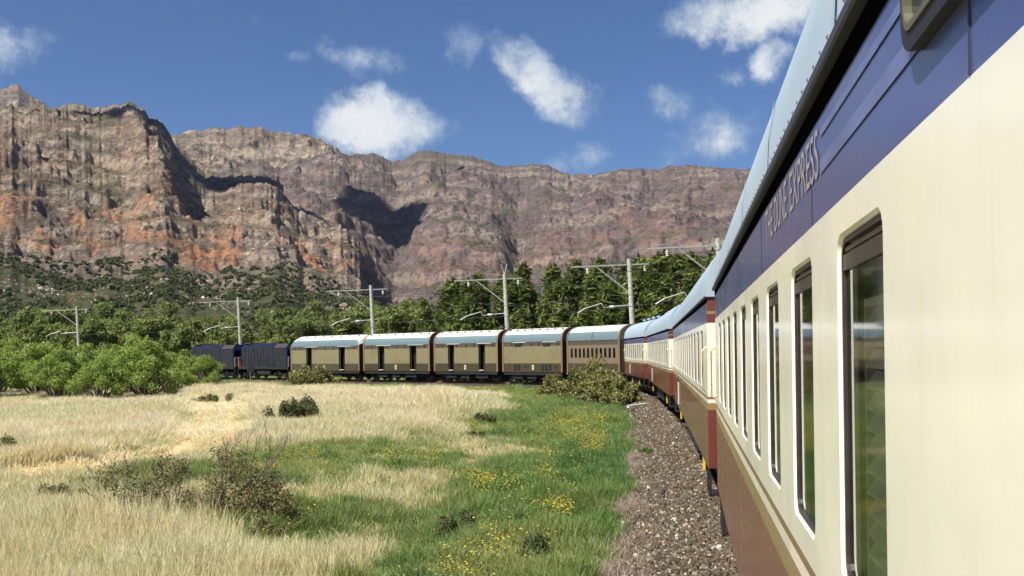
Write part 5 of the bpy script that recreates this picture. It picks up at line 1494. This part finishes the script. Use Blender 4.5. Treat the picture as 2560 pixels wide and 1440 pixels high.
# locomotives -------------------------------------------------------
def locomotive(pa, pb, label):
    root, L = car_root('diesel_locomotive', pa, pb, .25, .25, label, 'locomotive', 'blue diesel locomotives')
    h = L / 2; cabL = L * .20
    b = MB(); b.box(-h + .1, h - .1, -1.35, 1.35, 1.02, 1.28, 0, .02); b.build('frame', M['black'], root)
    b = MB(); b.box(-1.3, 1.3, -1.2, 1.2, .35, 1.0, 0, .12); b.build('fuel_tank', M['black'], root)
    add_bogies(root, (-h + 2.0, h - 2.0))
    # hood, with chamfered shoulders, ahead of the cab (cab at the rear end, -x)
    x0, x1 = -h + cabL + .35, h - .75
    prof = [(-1.18, 1.28), (-1.18, 3.45), (-.85, 3.85), (.85, 3.85), (1.18, 3.45), (1.18, 1.28)]
    b = MB(); n = len(prof)
    b.add([(x, y, z) for x in (x0, x1) for y, z in prof], [(i, i + 1, n + i + 1, n + i) for i in range(n - 1)] + [tuple(range(n))[::-1], tuple(range(n, 2 * n))])
    b.build('hood', M['loco_blue'], root)
    cnt = int((x1 - x0) / .62)
    for i in range(cnt):
        x = x0 + .31 + i * (x1 - x0 - .2) / cnt
        for s in (1, -1):
            d = MB(); d.box(x - .25, x + .25, *sorted((s * 1.17, s * 1.205)), 1.42, 2.75 + .5 * (i % 3 == 0), 0, .01); dd = d.build('hood_door', M['loco_blue'], root)
            if i % 3 == 1:
                for k in range(7):
                    lv = MB(); lv.box(x - .2, x + .2, *sorted((s * 1.19, s * 1.225)), 2.86 + k * .075, 2.90 + k * .075); lv.build('louvre', M['black'], dd)
    b = MB(); b.box(x1 - 1.5, x1 - .3, -1.0, 1.0, 3.85, 4.02, 0, .03); b.build('radiator_fan', M['loco_roof'], root)
    b = MB(); b.box(x0 + 1.0, x0 + 1.7, -.25, .25, 3.85, 4.10, 0, .02); b.build('exhaust_stack', M['loco_roof'], root)
    b = MB(); b.box(x0 + .1, x1 - .1, -.8, .8, 3.852, 3.90); b.build('roof_walk', M['loco_roof'], root)
    # cab
    xa, xb = -h + .35, -h + .35 + cabL
    b = MB(); pr = [(-1.36, 1.28), (-1.36, 3.35), (-1.05, 3.75), (1.05, 3.75), (1.36, 3.35), (1.36, 1.28)]
    b.add([(x, y, z) for x in (xa, xb) for y, z in pr], [(i, i + 1, n + i + 1, n + i) for i in range(n - 1)], 0)
    b.add([(xa, y, z) for y, z in pr], [tuple(range(n))[::-1]], 1); b.add([(xb, y, z) for y, z in pr], [tuple(range(n))], 1)
    b.build('cab', [M['loco_blue'], M['loco_lit']], root)
    b = MB(); p2 = [(-1.44, 3.34), (-1.08, 3.80), (1.08, 3.80), (1.44, 3.34), (1.36, 3.30), (1.02, 3.72), (-1.02, 3.72), (-1.36, 3.30)]; m = 8
    b.add([(x, y, z) for x in (xa - .15, xb + .1) for y, z in p2], [(i, (i + 1) % m, m + (i + 1) % m, m + i) for i in range(m)] + [tuple(range(m))[::-1], tuple(range(m, 2 * m))]); b.build('cab_roof', M['loco_roof'], root)
    for yy in (-.72, .72):
        w = MB(); w.box(xa - .012, xa + .02, yy - .36, yy + .36, 2.45, 3.15, 0, .01); w.build('cab_window', M['glass'], root)
        wb = MB(); wb.box(xa - .006, xa + .018, yy - .40, yy + .40, 2.41, 3.19); wb.build('window_seal', M['rubber'], root)
    for s in (1, -1):
        w = MB(); w.box(xa + cabL * .25, xa + cabL * .8, *sorted((s * 1.34, s * 1.375)), 2.45, 3.1, 0, .01); w.build('cab_window', M['rubber'], root)
    # end platform handrails
    for xe in (-h + .12, h - .12):
        for yy in (-1.25, -.55, .55, 1.25):
            r = MB(); r.tube([(xe, yy, 1.28), (xe, yy, 2.35)], .035, 6); r.build('handrail', M['yellow'] if abs(yy) > 1 else M['orange'], root)
        r = MB(); r.tube([(xe, -1.25, 2.33), (xe, 1.25, 2.33)], .03, 6); r.build('handrail', M['orange'], root)
        bf = MB(); s = 1 if xe > 0 else -1; bf.box(*sorted((xe, xe + s * .35)), -.15, .15, .68, .95); bf.box(*sorted((xe, xe + s * .1)), -1.3, 1.3, .45, 1.02); bf.build('pilot', M['black'], root)
    for s in (1, -1):
        for k in range(5):
            x = x0 + .2 + k * (x1 - x0 - .4) / 4; r = MB(); r.tube([(x, s * 1.31, 1.28), (x, s * 1.31, 2.2)], .02, 5); r.build('side_stanchion', M['loco_blue'], root)
        r = MB(); r.tube([(x0, s * 1.31, 2.2), (x1, s * 1.31, 2.2)], .018, 5); r.build('side_rail', M['loco_blue'], root)
    return root
locomotive((-23.7, 105.0), (-31.4, 112.2), 'dark blue diesel locomotive coupled to the luggage vans')
locomotive((-31.4, 112.2), (-39.3, 119.0), 'leading dark blue diesel locomotive, its front behind the small tree')

# ------------------------------------------------------------------ overhead line masts
def mast(x, y, dirx, diry, label, h=9.6, top_v=False, s=1.0, arm=True):
    """dir: unit vector from the mast towards the track"""
    root = empty('overhead_line_mast', (x, y, -.65), math.atan2(diry, dirx))
    root.scale = (s, s, s)
    root.rotation_euler = (0, R_(2.2), math.atan2(diry, dirx))
    z = .65
    b = MB()
    b.tube([(0, 0, -.4), (0, 0, 4), (0, 0, h + z)], [.24, .21, .155], 8); b.build('pole', M['concrete'], root)
    zc = 9.15 + z
    b = MB(); b.box(-1.55, 4.55, -.06, .06, zc - .05, zc + .05); b.build('crossarm', M['galv'], root)
    b = MB(); b.tube([(.15, 0, zc - 2.1), (2.6, 0, zc - .06)], .055, 6); b.build('brace', M['galv'], root)
    for xx in (3.3, -1.2):
        b = MB(); b.lathe_z([(.05, zc - .55), (.11, zc - .5), (.05, zc - .44), (.11, zc - .38), (.05, zc - .32), (.11, zc - .26), (.05, zc - .2), (.03, zc - .05)], xx, 0, 8); b.build('insulator', M['porcelain'], root)
    za = 6.05 + z
    b = MB(); b.tube([(.12, 0, za), (1.75, 0, za - .06)], .055, 6); b.tube([(1.75, 0, za - .06), (2.15, 0, za - .12), (2.3, 0, za + .24)], .035, 6)
    b.tube([(2.3, 0, za + .24), (3.6, 0, za - .08), (4.2, 0, za - .42)], .045, 6); b.build('steady_arm', M['galv'], root)
    b = MB(); b.tube([(1.35, 0, za - .05), (1.7, 0, za - .06)], .10, 8); b.build('insulator', M['porcelain'], root)
    b = MB()
    for zz in (za - .12, za + .12): b.tube([(-.24, -.1, zz), (.26, -.1, zz)], .03, 5)
    b.build('clamp', M['galv'], root)
    if top_v:
        b = MB(); b.tube([(0, 0, h + z - .1), (-.3, 0, h + z + .9)], .045, 5); b.tube([(0, 0, h + z - .1), (.28, 0, h + z + .9)], .045, 5); b.build('horn_bracket', M['galv'], root)
    tag(root, label, 'mast', 'overhead line masts along the track')
    return root
MASTS = [(-59.0, 135.0, 'white overhead line mast rising above the green thicket', 0, -.35),
         (-32.5, 119.0, 'overhead line mast behind the locomotives', 0, -.6),
         (-14.0, 101.3, 'overhead line mast behind the middle khaki vans', 0, -.55),
         (-.2, 88.9, 'overhead line mast with forked top behind the khaki vans', 1, -.45),
         (9.45, 75.8, 'overhead line mast rising behind the brown coach', 0, -.38),
         (13.5, 62.5, 'overhead line mast mostly hidden behind the nearest coach roof', 0, -.2)]
for (x, y, lab, tv, dy) in MASTS:
    d = Vector((-1, dy * .35)).normalized(); mast(x, y, d.x, d.y, lab, 9.6, bool(tv))
def wires():
    for (lat, z, nm, lab) in ((3.3, 8.6, 'feeder_wire', 'thin overhead feeder wire slung under the mast crossarms'), (3.0, 7.0, 'catenary_wire', 'thin catenary wire strung over the track'), (3.7, 5.65, 'contact_wire', 'contact wire over the track held by the steady arms'), (-1.2, 8.6, 'feeder_wire', 'thin feeder wire on the outer ends of the mast crossarms')):
        b = MB(); pts = []
        for (x, y, _, _, dy) in MASTS + [(18, 40, '', 0, 0), (22, 20, '', 0, 0)]:
            d = Vector((-1, dy * .35)).normalized(); pts.append(Vector((x + d.x * lat, y + d.y * lat, z)))
        pl = []
        for i in range(len(pts) - 1):
            for k in range(10):
                t = k / 10; p = pts[i].lerp(pts[i + 1], t); p.z -= (0.9 if nm != 'contact_wire' else .12) * 4 * t * (1 - t) * .6; pl.append(p)
        pl.append(pts[-1]); b.tube(pl, .022, 4, 0, False)
        tag(b.build(nm, M['wire']), lab, 'wire')
wires()

# ------------------------------------------------------------------ small things
def small_things():
    x, y = -28.6, 108.0; z = gz(x, y)
    t = empty('track_sign', (x, y, z), R_(40))
    b = MB(); b.tube([(0, 0, -.1), (0, 0, 1.7)], .035, 6); b.build('post', M['galv'], t)
    b = MB(); ring = rr_ring(-.42, .42, 1.2, 1.85, .16, 4); N = len(ring)
    b.add([(p[0], -.05, p[1]) for p in ring] + [(p[0], -.03, p[1]) for p in ring], [tuple(range(N)), tuple(range(N, 2 * N))[::-1]] + [(i, N + i, N + (i + 1) % N, (i + 1) % N) for i in range(N)])
    b.build('sign_plate', M['sign_grey'], t)
    tag(t, 'small grey rounded sign on a post in front of the locomotive', 'sign')
    b = MB(); pts = [(5.55, 47.6), (5.9, 48.6), (6.3, 49.3), (6.75, 50.0)]
    b.tube([(px_, py_, -.12 + .0 * i) for i, (px_, py_) in enumerate(pts)], .05, 7)
    o = b.build('white_pipe', M['pipe']); tag(o, 'white pipe lying bent across the ballast near the bush', 'pipe')
small_things()
